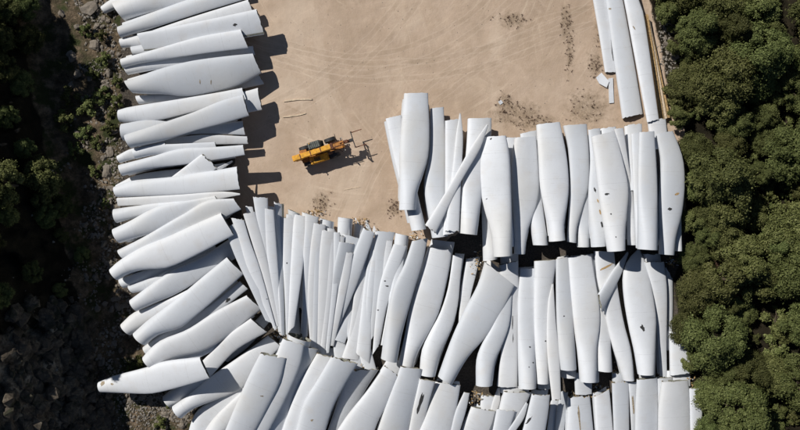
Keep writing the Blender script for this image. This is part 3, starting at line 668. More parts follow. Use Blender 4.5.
# ======= bottom row =======
sp('B3b',[(288,333),(283,370),(270,400)],[(311,341),(303,375),(290,405)],'A','broad ringed root behind the twisted blades at the foot of the fan',u=1,end='balsa')
sp('B3',[(303,345),(290,375),(278,402),(268,430)],[(319,350),(307,372),(297,397),(286,430)],None,'twisted blade with a blue shaded face at the foot of the fan',roll=20,u=2)
sp('B2',[(283,338),(276,355),(270,380),(256,408),(247,430)],[(304,345),(300,365),(285,400),(269,430)],None,'white blade left of the twisted blue shaded one in the bottom row')
sp('B1',[(261,353),(250,375),(240,397),(226,430)],[(285,358),(279,382),(268,405),(255,430)],None,'hollow ended blade first on the left of the bottom row')
sp('B6',[(347,369),(340,395),(328,430)],[(378,370),(364,392),(346,430)],None,'blade with exposed tan balsa along its top cut in the bottom row',u=2,end='balsa',jag=.2,roll=12,rr=.05)
sp('B4',[(317,353),(299,385),(286,418),(282,430)],[(334,358),(326,385),(310,430)],None,'blade lying left of the widest blade of the bottom row',u=2)
sp('B5',[(332,356),(318,380),(305,402),(297,430)],[(357,364),(344,385),(332,408),(325,430)],None,'widest smooth blade in the left half of the bottom row',roll=4)
sp('B8',[(401,366),(393,387),(383,415),(378,430)],[(421,369),(420,385),(413,410),(408,430)],None,'blade with a rounded grey right side under the tall smooth middle blade',roll=9,rr=.4)
sp('B7',[(384.5,366),(368,390),(348,415),(338,430)],[(398,376),(387,402),(377,422),(374,430)],None,'leaning blade with an open hollow end at its top in the bottom row')
sp('B9',[(420,378.5),(414,405),(409,430)],[(435,381),(428,405),(423,430)],None,'narrow blade with a dark slot along it in the bottom row',rr=.05)
sp('B10',[(436,381),(428,405),(420,430)],[(460,385),(458,397),(451.5,430)],None,'plain square topped blade right of the slotted one')
sp('B11',[(464,392),(456,410),(451,430)],[(469.5,393),(466,410),(460,430)],None,'thin leaning strip beside rubble in the gap of the bottom row',rr=.1)
sp('B12b',[(481,395),(479,415),(476,430)],[(499,397),(496,415),(494,430)],None,'blade top with torn edge behind the gap of the bottom row',u=1,end='balsa',jag=.15)
sp('B12c',[(497.5,388),(493,400),(490,412)],[(499.5,388),(500,400),(497,412)],None,'small upright splinter standing in the gap of the bottom row',rr=.1,ns=8)
sp('B12',[(471.6,406),(465,420),(461,430)],[(495,411),(492,422),(489,430)],None,'slant topped blade just right of the thin leaning strip')
sp('B13',[(504,391),(499,410),(493,430)],[(531,392),(521,415),(515,430)],None,'broad blade with a notched top in the middle of the bottom row',u=2,end='balsa')
sp('B14',[(497,409),(493,430)],[(515,411),(509,430)],None,'low square blade end overlapping the notched broad blade')
sp('B14b',[(526,402),(518,415),(508,430)],[(528,404),(524,418),(516,430)],None,'thin pointed sliver slanting over the notched broad blade',rr=.3)
sp('B15',[(532,394),(527,415),(523,430)],[(549.5,395),(548,412),(545,430)],None,'blade with a dark folded nick below the black holed blade')
sp('B16',[(551,400),(547,430)],[(559,400),(555,430)],None,'narrow strip directly under the overhanging long spike',u=0)
sp('B17',[(561,391),(557,410),(555,430)],[(568,392),(566,410),(564,430)],None,'slender strip right of the one under the overhanging spike')
sp('B25',[(574,372),(575,394)],[(592,372),(592,394)],None,'white blade stub standing in the shade between middle and bottom rows',u=1,maxz=1.0)
sp('B18',[(568,397),(566,430)],[(589.5,396),(593,430)],None,'blade with a tan splintered top and a folded seam in the bottom row',end='balsa',jag=.2,roll=5)
sp('B19',[(594,396),(596,430)],[(609,389),(613,430)],None,'blade with a slanting broken top right of the tan splintered one',end='balsa')
sp('B20',[(612,382),(614,430)],[(628.5,381),(629,430)],None,'straight plain blade under the cracked middle row blade')
sp('B21',[(628.5,382),(631,430)],[(637,382),(636,430)],None,'narrow creased blade left of the rounded grey one near the bottom right',rr=.1)
sp('B23b',[(655,378),(656,430)],[(673,377),(672,430)],None,'blade end mostly hidden left of the widest one at the bottom right',u=1)
sp('B22',[(637,379),(635.5,405),(635,430)],[(657,377.5),(658,405),(658,430)],None,'rounded grey blade second from the wide one at the bottom right',roll=6,rr=.3)
sp('B23',[(662,381),(659,405),(658.5,430)],[(688,380),(689.5,405),(690,430)],None,'widest blade at the right end of the bottom row')
sp('B24',[(689,388),(690,430)],[(703,388),(702,430)],None,'blade in the shade of the trees at the far right of the bottom row',u=1)
# ======= long pieces by the trees =======
sp('G1',[(585,-40),(592.7,0),(599,36),(604.8,72.5)],[(604,-40),(609,0),(613,36),(616.5,72.5)],None,'short left blade of the three with a dark slot along its side')
sp('G2',[(597,-40),(605.4,0),(613,55),(622,118.5)],[(614,-42),(623,0),(634,60),(643,114)],None,'long middle blade of the three beside the trees at the top')
sp('G3',[(615,-42),(623.8,0),(635,60),(647,122.4)],[(629,-42),(639,0),(644,15),(659,119.4)],None,'long right blade of the three scuffed near its top beside the trees')

META = {'L': GL, 'N': GN, 'C': GN, 'D': GM, 'E': GU, 'F': GU, 'B': GB, 'G': GT}
# hidden lower layer that carries each pile: blades a little shorter than those above them
BASE_LABEL = {'L': 'white blade section almost hidden under the top layer of the left pile',
 'C': 'white blade section almost hidden beneath the slender fan',
 'D': 'white blade section almost hidden under the top layer of the middle row',
 'E': 'white blade section almost hidden under the top layer of the upper right row',
 'B': 'white blade section almost hidden under the top layer of the bottom row'}
rb = random.Random(3)
def inset(P, Q, d0, d1, sh):
    P = resample(P, 7); Q = resample(Q, 7); A = (P[-1] + Q[-1] - P[0] - Q[0]) / 2; L = np.linalg.norm(A); a = A / L
    nrm = np.array([-a[1], a[0]])
    if d0 < 0: P[0] += a * d0; Q[0] += a * d0; d0 = 0
    if d1 < 0: P[-1] -= a * d1; Q[-1] -= a * d1; d1 = 0
    f0, f1 = d0 / L, 1 - d1 / L
    def cut(X): 
        R_ = resample(X, 41); i0, i1 = int(f0 * 40), int(f1 * 40); return resample(R_[i0:i1 + 1], 6) + nrm * sh
    return cut(P), cut(Q)
SKIP = ('L35','L34','L16','L16c','L18','L1','D14','D9','E7','E5','C14','C15','C16','B12c','B11','B14','B14b','B16','B17','B21','D17','C4','C5','C11','C13','C6','C8','B9','L32')
LOWER = {'L': 'lower layers of the left pile', 'C': 'lower layers of the slender fan', 'D': 'lower layer of the middle row', 'E': 'lower layers of the upper right row', 'B': 'lower layer of the bottom row'}
for layer in (0, 1):
    for key, P, Q, root, label, kw in SP:
        k = key[0]
        if k not in BASE_LABEL or kw.get('u') == 1 or key in SKIP: continue
        if layer == 1 and k not in 'LEC': continue
        e = 4 * (1 - layer)
        d0, d1 = rb.uniform(5, 9) + e, rb.uniform(5, 9) + e
        if k == 'D': d0, d1 = rb.uniform(-9, 4), rb.uniform(-8, 4)
        if k == 'B': d0, d1 = rb.uniform(-13, 2), -20
        P2, Q2 = inset(P, Q, d0, d1, rb.uniform(-3, 3) * (1 if k != 'C' else .3))
        c = (P2 + Q2) / 2
        P2 = c + (P2 - c) * .96; Q2 = c + (Q2 - c) * .96
        base_t = {'L': 1.5, 'C': 1.1, 'D': 1.3, 'E': 1.3, 'B': 1.1}[k]
        add_blade(P2, Q2, root, BASE_LABEL[k], LOWER[k], roll=0, tk=base_t, ns=8, shrink=.7, tol=.45, maxz=[1.5, 2.9][layer])
REC = {}
for key, P, Q, root, label, kw in SP:
    kw = dict(kw); u = kw.pop('u', 0)
    if u == 1: kw.setdefault('maxz', 4.0)
    if key[0] in 'CN': kw.setdefault('tol', .32)
    if key[0] == 'C' and key not in ('C5', 'C20', 'C14'):
        P = np.array(P, float); Q = np.array(Q, float)
        if len(P) != len(Q): P = resample(P, 6); Q = resample(Q, 6)
        c_ = (P + Q) / 2; d_ = (Q - P) / 2; P = c_ - d_ * 1.10 - .35 * np.array([1, 0]); Q = c_ + d_ * 1.10 + .35 * np.array([1, 0])
    if key[0] in 'BD' and u != 1 and len(P) == len(Q):
        P = np.array(P, float); Q = np.array(Q, float); m_ = 1.05 if key[0] == 'B' else 1.03
        c_ = (P + Q) / 2; P, Q = c_ + (P - c_) * m_, c_ + (Q - c_) * m_
    if key == 'C14': kw['tol'] = 0.6; kw['maxz'] = 3.9
    REC[key] = add_blade(P, Q, root, label, META[key[0]], **kw)

# holes, splits and stains on particular blades
for key, px, py, ln, wd, an, mt in [('L4',235,25,4,3,20,'tear'),('D15',642.6,328,6.5,3.6,-60,'tear'),('D12',606,267,14,2.2,28,'balsa'),('C6',287,263,2.4,2.4,0,'tear'),('L28',228,300,6,3,50,'tear'),
  ('E16',607,194,4,2.4,10,'tear'),('E16',611,214,2.2,2.2,0,'tear'),('E16',616,237,2,2,0,'tear'),('E20',670,209,4,3,0,'tear'),('E20',677,194,5,2,15,'balsa'),
  ('E15',595,190,5,2.2,-70,'tear'),('E15',598,201,4,1.4,-75,'balsa'),('E15',600,212,5,1.6,-75,'balsa'),('E15',602,225,6,2.4,-75,'tear'),
  ('D7',530,347,2.6,2.6,0,'tear'),('D7',533,362.5,2.2,2,0,'tear'),('D7',529,367,1.8,1.6,0,'tear'),('D8',545.5,341,2.4,2.2,0,'tear'),
  ('C19',385,281,3,2,10,'tear'),('C19',387,286,4,1.6,0,'tear'),('C19',378,310,3,2,0,'tear'),('L7',200,82,1.2,5,0,'cut'),('L7',211,82,1,4.5,0,'cut'),
  ('G1',612.5,51,22,2.2,-84,'tear'),('B9',420,403,20,3.2,72,'tear'),('B18',579,416,26,2.2,-84,'cut'),('B21',633,404,18,2.0,-86,'cut'),('D5',512.5,322,18,.9,88,'tear'),('D5',513,338,8,.9,88,'tear'),
  ('E8',491,139,3.5,2.2,30,'tear'),('D11',0,0,1,1,0,'tear'),('B1',262,396,3.5,1.2,0,'cut'),('B15',529,420,9,2,50,'tear'),('D10',564,316,2.4,2,0,'tear'),('C1',267,299,3,1,0,'tear'),('E8',486.5,199,2.6,1.2,45,'tear'),
  ('B5',312,420,3,2.5,0,'cut'),('G2',610,9,2.6,2,0,'cut'),('G3',634,28,5,1.4,-60,'cut'),('L35',103,383,6,4,60,'cut'),('L35',112,384,3,2,0,'cut'),('D16',0,0,1,1,0,'cut')]:
    k_ = .72 if ln < 4 and key[0] in 'EDC' else 1
    if px: patch(REC[key], px, py, ln * k_, wd * k_, an, mt, {'tear': 'torn_hole', 'balsa': 'exposed_core', 'cut': 'scuff_mark'}[mt])

# ---------------------------------------------------------------- generic solid helpers
def bm_box(bm, c, s, rot=None, mat=0, bev=0.0):
    r = bmesh.ops.create_cube(bm, size=1)
    vs = r['verts']
    Mx = Matrix.Translation(c) @ (rot.to_4x4() if rot is not None else Matrix()) @ Matrix.Diagonal((*s, 1))
    bmesh.ops.transform(bm, matrix=Mx, verts=vs)
    if bev:
        es = list({e for v in vs for e in v.link_edges})
        bmesh.ops.bevel(bm, geom=es, offset=bev, segments=2, affect='EDGES')
def bm_cyl(bm, a, b, r1, r2=None, seg=16):
    a, b = Vector(a), Vector(b); r2 = r1 if r2 is None else r2
    d = b - a
    r = bmesh.ops.create_cone(bm, cap_ends=True, segments=seg, radius1=r1, radius2=r2, depth=d.length)
    q = d.to_track_quat('Z', 'Y').to_matrix().to_4x4()
    bmesh.ops.transform(bm, matrix=Matrix.Translation((a + b) / 2) @ q, verts=r['verts'])
def bm_poly(bm, pts, y0, y1):
    """prism: outline in x,z extruded from y0 to y1"""
    v0 = [bm.verts.new((x, y0, z)) for x, z in pts]; v1 = [bm.verts.new((x, y1, z)) for x, z in pts]
    n = len(pts)
    bm.faces.new(v0); bm.faces.new(v1[::-1])
    for i in range(n): bm.faces.new((v0[i], v1[i], v1[(i + 1) % n], v0[(i + 1) % n]))
def done(name, bm, mat, parent, loc=None, smooth=False):
    bmesh.ops.recalc_face_normals(bm, faces=bm.faces)
    me = bpy.data.meshes.new(name); bm.to_mesh(me); bm.free()
    if smooth: me.polygons.foreach_set('use_smooth', [True] * len(me.polygons)); me.set_sharp_from_angle(angle=math.radians(40))
    return link(name, me, mat, parent, loc)

# ---------------------------------------------------------------- telehandler
M['yellow'] = plain('loader_yellow_paint', (0.74, 0.36, 0.025), 0.5, var=0.3, scale=3.5)
M['ochre'] = plain('stained_orange_paint', (0.42, 0.17, 0.03), 0.6, var=0.55, scale=4)
M['black'] = plain('black_steel', (0.03, 0.03, 0.032), 0.6, var=0.3)
M['tyre'] = plain('dusty_rubber', (0.045, 0.04, 0.035), 0.95, var=0.4, scale=5)
M['steel'] = plain('worn_steel', (0.22, 0.20, 0.18), 0.5, 0.6, var=0.4)
M['rust'] = plain('rusty_hydraulics', (0.16, 0.06, 0.03), 0.75, var=0.5, scale=5)
M['glass'] = NT('cab_glass').base((0.03, 0.04, 0.045), 0.08, 0.0, 0.6)
M['hub'] = plain('dirty_rim', (0.45, 0.42, 0.36), 0.6, var=0.3)

def telehandler():
    T = empty('telehandler', at(325, 150, 0.9).xy.to_3d(), math.radians(18))
    T.location.z = gz(T.location.x, T.location.y)
    tag(T, 'yellow and black telescopic handler with its fork carriage raised parked on the sand', 'telehandler')
    # chassis
    b = bmesh.new()
    bm_poly(b, [(-3.1, .55), (2.3, .5), (2.5, .8), (2.2, 1.1), (-2.8, 1.25), (-3.2, 1.0)], -.42, .42)
    bm_box(b, (-2.6, 0, 1.2), (.9, 1.6, .5), bev=.05)
    done('chassis', b, M['ochre'], T)
    b = bmesh.new()
    bm_box(b, (.95, 0, .66), (.3, 1.9, .26)); bm_box(b, (-2.3, 0, .66), (.3, 1.9, .26))
    done('axle', b, M['steel'], T)
    # engine pod on the right side
    b = bmesh.new()
    bm_poly(b, [(-2.15, .7), (.1, .7), (.25, .95), (.2, 1.25), (-.3, 1.5), (-1.7, 1.62), (-2.15, 1.5)], -1.28, -.38)
    bmesh.ops.bevel(b, geom=list(b.edges), offset=.07, segments=2, affect='EDGES')
    eng = done('engine_cover', b, M['yellow'], T)
    for k in range(5):
        g = bmesh.new(); bm_box(g, (-1.5 + k * .16, -.85, 1.625), (.08, .5, .03)); done('grille_slat', g, M['black'], eng)
    b = bmesh.new(); bm_cyl(b, (-1.9, -.95, 1.4), (-1.9, -.95, 2.15), .06); bm_cyl(b, (-1.9, -.95, 2.15), (-2.05, -.95, 2.25), .055)
    done('exhaust_pipe', b, M['rust'], T)
    b = bmesh.new(); bm_box(b, (.1, -.95, .75), (.5, .5, .25), bev=.03); done('step_box', b, M['black'], T)
    # cab, left side
    cab = bmesh.new()
    x0, x1, y0, y1, zb, zt = -1.8, -.05, .42, 1.2, .75, 2.55
    bm_poly(cab, [(x0, zb), (x1, zb), (x1 + .15, 1.15), (x0, 1.35)], y0, y1)
    for (cx, cy, dx) in ((x0 + .05, y0 + .04, 0), (x0 + .05, y1 - .04, 0), (x1 + .1, y0 + .04, -.35), (x1 + .1, y1 - .04, -.35)):
        bm_cyl(cab, (cx, cy, 1.1), (cx + dx, cy, zt), .045, seg=8)
    cb = done('cab', cab, M['black'], T)
    g = bmesh.new(); bm_poly(g, [(x0 + .06, 1.35), (x1 + .06, 1.15), (x1 - .24, zt - .02), (x0 + .07, zt - .02)], y0 + .06, y1 - .06); done('cab_window', g, M['glass'], cb)
    rf = bmesh.new(); bm_box(rf, (-.98, .82, zt + .03), (1.45, .8, .07), bev=.02)
    roof = done('cab_roof', rf, plain('grey_cab_roof', (.13, .14, .12), .6, var=.5), cb)
    for k in range(6):
        g = bmesh.new(); bm_box(g, (-1.5 + k * .23, .85, zt + .085), (.05, .74, .05)); done('roof_guard_bar', g, M['black'], roof)
    g = bmesh.new(); bm_cyl(g, (-1.5, 1.1, zt + .06), (-1.5, 1.1, zt + .24), .07); done('beacon', g, M['yellow'], cb, smooth=True)
    b = bmesh.new(); bm_box(b, (-.85, .86, 1.3), (.5, .5, .12), bev=.03); bm_box(b, (-1.1, .86, 1.6), (.12, .5, .6), bev=.03); done('seat', b, M['tyre'], cb)
    # wheels
    def wheel(x, y, steer=0):
        w = bmesh.new(); s = 1 if y > 0 else -1
        # tyre: lathe profile
        prof = [(.33, -.2), (.5, -.23), (.6, -.2), (.64, -.12), (.65, 0), (.64, .12), (.6, .2), (.5, .23), (.33, .2)]
        n = 36; rows = []
        for i in range(n):
            a = 2 * math.pi * i / n
            rows.append([w.verts.new((r * math.cos(a), t, r * math.sin(a))) for r, t in prof])
        for i in range(n):
            A, B = rows[i], rows[(i + 1) % n]
            for k in range(len(prof)):
                w.faces.new((A[k], A[(k + 1) % len(prof)], B[(k + 1) % len(prof)], B[k]))
        for i in range(18):                       # tread lugs
            a = 2 * math.pi * i / 18
            for sgn in (-1, 1):
                q = Matrix.Rotation(-a - sgn * .05, 3, 'Y') @ Matrix.Rotation(sgn * .5, 3, 'X')
                bm_box(w, (math.cos(a + .08 * sgn) * .655, sgn * .11, math.sin(a + .08 * sgn) * .655), (.07, .2, .07), q)
        wo = done('wheel', w, M['tyre'], T, (x, y, .67)); wo.rotation_euler = (0, 0, steer)
        r = bmesh.new(); bm_cyl(r, (0, -.17, 0), (0, .17, 0), .335, seg=28); bm_cyl(r, (0, s * .17, 0), (0, s * .2, 0), .2, .16, 20)
        rm = done('rim', r, M['hub'], wo)
        for k in range(8):
            a = k * math.pi / 4; q = bmesh.new(); bm_cyl(q, (.13 * math.cos(a), s * .19, .13 * math.sin(a)), (.13 * math.cos(a), s * .225, .13 * math.sin(a)), .018, seg=6)
            done('wheel_nut', q, M['steel'], wo)
    wheel(.95, 1.0, .1); wheel(.95, -1.0, .1); wheel(-2.3, 1.0, -.06); wheel(-2.3, -1.0, -.06)
    for x, y in ((.95, 1.0), (.95, -1.0), (-2.3, -1.0), (-2.3, 1.0)):
        f = bmesh.new()
        pts = [(.80 * math.cos(a), .67 + .80 * math.sin(a)) for a in np.linspace(.5, math.pi - .5, 10)]
        pts += [(.75 * math.cos(a), .67 + .75 * math.sin(a)) for a in np.linspace(math.pi - .5, .5, 10)]
        bm_poly(f, [(x + p, q) for p, q in pts], y - .2, y + .2); done('mudguard', f, M['black'], T)
    # boom: outer, inner and nose, rising gently towards the front
    piv = Vector((-3.9, 0, 2.05)); tip = Vector((3.35, 0, 2.55)); ax = (tip - piv).normalized()
    q = ax.to_track_quat('X', 'Z').to_matrix()
    def on(t, dz=0, dy=0): return piv + ax * t + Vector((0, dy, dz))
    b = bmesh.new(); bm_box(b, on(2.5), (4.8, .64, .6), q, bev=.06)
    bm_box(b, on(.1, -.05), (.4, .70, .66), q, bev=.06); bo = done('boom', b, M['yellow'], T)
    b = bmesh.new(); bm_box(b, on(5.5, .0), (1.9, .44, .44), q, bev=.03); done('boom_extension', b, M['ochre'], T)
    for t in (.9, 2.2, 3.5, 4.8):
        g = bmesh.new(); bm_box(g, on(t, .31), (.12, .58, .04), q); done('wear_strap', g, M['rust'], bo)
    g = bmesh.new(); bm_box(g, on(5.0, -.02), (.16, .74, .7), q, bev=.02); done('boom_collar', g, M['rust'], bo)
    b = bmesh.new(); bm_box(b, on(6.75, -.2), (.5, .4, .55), q, bev=.04); bm_box(b, on(7.0, -.55), (.35, .34, .7), q, bev=.04); done('boom_nose', b, M['rust'], T)
    b = bmesh.new(); bm_box(b, (-3.3, .32, 1.6), (.9, .08, 1.1), bev=.02); bm_box(b, (-3.3, -.32, 1.6), (.9, .08, 1.1), bev=.02); done('boom_mount', b, M['yellow'], T)
    for y in (-.2, .2):
        b = bmesh.new(); bm_cyl(b, (-.9, y, 1.1), (1.0, y, 1.75), .09); bm_cyl(b, (1.0, y, 1.75), (2.1, y, 2.15), .05); done('lift_cylinder', b, M['steel'], T, smooth=True)
    for y in (-.3, .3):
        b = bmesh.new()
        pts = [on(3.0 + k * .5, .24 + .05 * math.sin(k * 1.7), y * (.85 + .15 * math.cos(k))) for k in range(8)]
        for a_, b_ in zip(pts[:-1], pts[1:]): bm_cyl(b, a_, b_, .035, seg=6)
        done('hydraulic_hose', b, M['rust'], T)
    b = bmesh.new(); bm_cyl(b, on(6.0, .3), on(6.9, -.05), .07); done('tilt_cylinder', b, M['rust'], T, smooth=True)
    # stabiliser-like side arm with mirror on the front right
    b = bmesh.new(); bm_cyl(b, (1.7, -.5, 1.2), (2.25, -1.1, 1.9), .035, seg=8); bm_cyl(b, (1.7, .5, 1.2), (1.75, 1.15, 1.95), .035, seg=8)
    done('mirror_arm', b, M['black'], T)
    for x, y, z in ((2.28, -1.12, 1.95), (1.76, 1.17, 2.0)):
        b = bmesh.new(); bm_box(b, (x, y, z), (.06, .28, .38), bev=.02); done('mirror', b, M['black'], T)
    for y in (-.75, .75):
        b = bmesh.new(); bm_box(b, (2.4, y, 1.0), (.12, .22, .16), bev=.02); done('headlight', b, M['hub'], T)
        b = bmesh.new(); bm_box(b, (2.25, y * .7, .9), (.12, .6, .08)); done('light_bracket', b, M['black'], T)
    # fork carriage
    cz = 2.1; b = bmesh.new()
    for z in (cz - .3, cz + .25): bm_box(b, (3.72, 0, z), (.1, 2.0, .12), bev=.01)
    for y in (-.98, -.35, .35, .98): bm_box(b, (3.70, y, cz), (.08, .08, .66))
    bm_box(b, (3.45, 0, cz - .1), (.5, .36, .5), bev=.03)
    car = done('fork_carriage', b, M['black'], T)
    for y in (-.95, .95):
        b = bmesh.new(); bm_box(b, (3.82, y, cz - .1), (.06, .12, .9))
        v0 = [(3.80, y - .06, cz - .56), (3.80, y + .06, cz - .56), (3.80, y + .06, cz - .50), (3.80, y - .06, cz - .50)]
        v1 = [(5.1, y - .05, cz - .55), (5.1, y + .05, cz - .55), (5.1, y + .05, cz - .53), (5.1, y - .05, cz - .53)]
        a_ = [b.verts.new(v) for v in v0]; c_ = [b.verts.new(v) for v in v1]
        b.faces.new(a_); b.faces.new(c_[::-1])
        for k in range(4): b.faces.new((a_[k], c_[k], c_[(k + 1) % 4], a_[(k + 1) % 4]))
        done('fork', b, M['rust'], T)
    return T
telehandler()

# ---------------------------------------------------------------- loose things on the sand
def beam(px0, py0, px1, py1, w, h, label, mat='timber', name='timber_beam', cat='timber', group=None, bend=0.0):
    a, c = at(px0, py0), at(px1, py1); d = c - a; L = d.length
    b = bmesh.new(); n = 8; pr = None
    for i in range(n + 1):
        x = -L / 2 + L * i / n; yb = bend * (1 - (2 * i / n - 1) ** 2) + random.uniform(-.012, .012)
        ring = [b.verts.new((x, yb + sy * w / 2, h / 2 + sz * h / 2)) for sy, sz in ((-1, -1), (1, -1), (1, 1), (-1, 1))]
        if pr:
            for k in range(4): b.faces.new((pr[k], pr[(k + 1) % 4], ring[(k + 1) % 4], ring[k]))
        else: b.faces.new(ring[::-1])
        pr = ring
    b.faces.new(pr)
    o = done(name, b, M[mat], None); m = (a + c) / 2
    o.location = (m.x, m.y, gz(m.x, m.y) + .0); o.rotation_euler = (0, 0, math.atan2(d.y, d.x))
    return tag(o, label, cat, group)
beam(284, 101.5, 312, 99.5, .16, .10, 'thin pale timber pole lying on the sand left of the loader', bend=.1)
beam(283, 117, 306, 113.5, .13, .09, 'darker broken timber pole on the sand nearer the loader', bend=-.08)
beam(344, 190, 360, 187, .05, .05, 'thin stick lying on the sand below the loader shadow')
def shard(pts, th, z, label, mat, name, cat, tilt=0.0):
    b = bmesh.new(); c = sum((at(*p) for p in pts), Vector()) / len(pts)
    top = []; bot = []
    for i, p in enumerate(pts):
        v = at(*p) - c; dz = v.x * tilt
        top.append(b.verts.new((v.x, v.y, th + z + dz + random.uniform(-.02, .02)))); bot.append(b.verts.new((v.x, v.y, z + dz)))
    b.faces.new(top); b.faces.new(bot[::-1])
    n = len(pts)
    for i in range(n): b.faces.new((top[i], bot[i], bot[(i + 1) % n], top[(i + 1) % n]))
    o = done(name, b, M[mat], None, (c.x, c.y, gz(c.x, c.y))); return tag(o, label, cat)
shard([(595.7, 78), (601, 73), (608.5, 82), (606, 88), (599, 84)], .12, .12, 'square chipped blade fragment lying left of the narrow strip by the long blades', 'blade', 'blade_fragment', 'fragment', .1)
shard([(608, 79), (612.5, 78), (613.5, 103), (609, 103.5)], .15, .04, 'narrow white strip lying below the short slotted blade', 'blade', 'blade_strip', 'fragment')
shard([(498, 102), (501, 100), (503, 103), (500, 105)], .08, .0, 'small pale chip lying alone in the open sand', 'blade', 'blade_fragment', 'fragment')
# split beam core beside the trees: long tan wedge with planks
def core_panel():
    r = empty('split_blade_core', at(656, 70, 0.5).xy.to_3d() )
    tag(r, 'long tan balsa and timber core strips lying between the right blade and the trees', 'core panel')
    c = r.location
    strips = [((645.5, 16), (646.5, 16), (656, 80), (660.5, 119.5), .9), ((646.6, 18), (647.8, 19), (661.5, 118.5), (664, 118), .75), ((648.2, 22), (649, 24), (664.8, 117.6), (667.5, 117), .55)]
    for i, (a, b_, c1, d1, h) in enumerate([((645.2, 14), (646.8, 15), (657.5, 119.5), (661.5, 119), .95), ((647.2, 20), (648.4, 21), (662.0, 118.8), (664.6, 118.4), .75), ((648.8, 26), (649.8, 27), (665.0, 118), (667.8, 117.6), .55)]):
        b = bmesh.new()
        P = [at(x_ + 1.5, y_, h) for x_, y_ in (a, b_, (d1[0] + 1, d1[1]), (c1[0] + (.6 if i else 0), c1[1]))]
        top = [b.verts.new(p - c) for p in P]; bot = [b.verts.new(Vector((p.x, p.y, .03)) - c) for p in P]
        b.faces.new(top); b.faces.new(bot[::-1])
        for k in range(4): b.faces.new((top[k], bot[k], bot[(k + 1) % 4], top[(k + 1) % 4]))
        done('core_strip', b, M['balsa'] if i != 1 else M['timber'], r)
core_panel()
# broken balsa and laminate scraps heaped in the gaps between rows
def scraps(name, spots, n, label, mats, size=(.1, .45)):
    vs, fs, mi = [], [], []
    rr = random.Random(sum(int(a) for a, *_ in spots))
    for k in range(n):
        px, py, rx, ry, z = rr.choice(spots)
        p = at(px + rr.gauss(0, rx), py + rr.gauss(0, ry), z * rr.random())
        iy, ix = gi(np.array([p.x]), np.array([p.y])); 
        p.z = max(gz(p.x, p.y), 0) + (z * rr.random()) + .05
        L, W, T_ = rr.uniform(*size), rr.uniform(.05, .16), rr.uniform(.02, .06)
        q = Matrix.Rotation(rr.uniform(0, 6.28), 3, 'Z') @ Matrix.Rotation(rr.uniform(-.7, .7), 3, 'Y') @ Matrix.Rotation(rr.uniform(-.5, .5), 3, 'X')
        o = len(vs)
        for sx, sy, sz in ((-1,-1,-1),(1,-1,-1),(1,1,-1),(-1,1,-1),(-1,-1,1),(1,-1,1),(1,1,1),(-1,1,1)):
            vs.append(p + q @ Vector((sx*L/2*rr.uniform(.7,1), sy*W/2, sz*T_/2)))
        for f in ((0,3,2,1),(4,5,6,7),(0,1,5,4),(1,2,6,5),(2,3,7,6),(3,0,4,7)): fs.append([o+i for i in f]); mi.append(k % len(mats))
    me = mesh_np(name, vs, fs); o = link(name, me, [M[m] for m in mats]); me.polygons.foreach_set('material_index', mi)
    o['kind'] = 'stuff'; tag(o, label, 'scraps'); return o
scraps('laminate_scraps', [(478, 395, 4, 2, 1.5), (363, 368, 8, 1.5, 1.8), (580, 395, 5, 2, 1), (478, 262, 4, 5, 1), (470, 402, 3, 2, 1), (414, 236, 3, 3, .6), (360, 222, 5, 3, .8), (315, 212, 6, 2, .6), (275, 335, 6, 3, .8), (690, 378, 4, 5, .6), (600, 388, 8, 3, .6), (618, 362, 2, 8, .6), (672, 262, 4, 3, .5)], 420,
       'splintered tan balsa and laminate scraps caught in the gaps between the rows', ['balsa', 'cut', 'blade', 'balsa'])

# ---------------------------------------------------------------- rocks and rubble
ICO = None
def ico():
    global ICO
    if ICO is None:
        b = bmesh.new(); bmesh.ops.create_icosphere(b, subdivisions=1, radius=1)
        ICO = (np.array([v.co[:] for v in b.verts]), [[v.index for v in f.verts] for f in b.faces]); b.free()
    return ICO
def rock_mesh(seed, sub=2, flat=0.7):
    b = bmesh.new(); bmesh.ops.create_icosphere(b, subdivisions=sub, radius=1); r = random.Random(seed)
    off = Vector((r.uniform(0, 99), r.uniform(0, 99), r.uniform(0, 99)))
    for v in b.verts:
        n = noise.noise(v.co * 1.1 + off) * .55 + noise.cell(v.co * 1.7 + off) * .16
        v.co = v.co * (1 + n); v.co.z *= flat
    me = bpy.data.meshes.new('boulder'); b.to_mesh(me); b.free(); me.materials.append(M['rock']); return me
RM = [rock_mesh(i, 2, .6 + .08 * i) for i in range(5)]
def left_edge(py): return float(np.interp(py, [0, 60, 110, 165, 215, 260, 300, 345, 380, 410, 430], [104, 118, 117, 115, 113, 112, 125, 130, 110, 180, 185]))
rk = random.Random(11)
named_rocks = [(90, 9, 1.0, 'big brown boulder at the top of the rubble slope'), (72, 57, .7, 'pale round rock on the upper rubble slope left of the scrub'), (78, 74, .65, 'flat light rock beside the shaded scrub'),
  (105, 88, .6, 'grey rock close to the bulging blade root'), (62, 14, .6, 'small pale rock half in shade near the top frame edge'), (110, 152, .55, 'pale rock against the blunt leaning blade root'), (107, 172, .6, 'bright rock between scrub and the level blades'),
  (84, 100, .6, 'mossy rock amid the scrub'), (95, 45, .7, 'angular brown rock on the upper rubble strip'), (150, 402, .5, 'grey stone below the lone sideways blade'), (132, 399, .5, 'stone in the shade under the lone blade root'), (165, 414, .5, 'light stone near the bottom gap of the rubble'),
  (200, 424, .5, 'stone beside the bottom left blades'), (672, 30, .7, 'brown rock between the core strips and the trees'), (666, 45, .55, 'small rock beside the tan core strips'), (674, 58, .6, 'rounded rock under the edge of the trees'), (662, 20, .5, 'little reddish rock near the top right trees')]
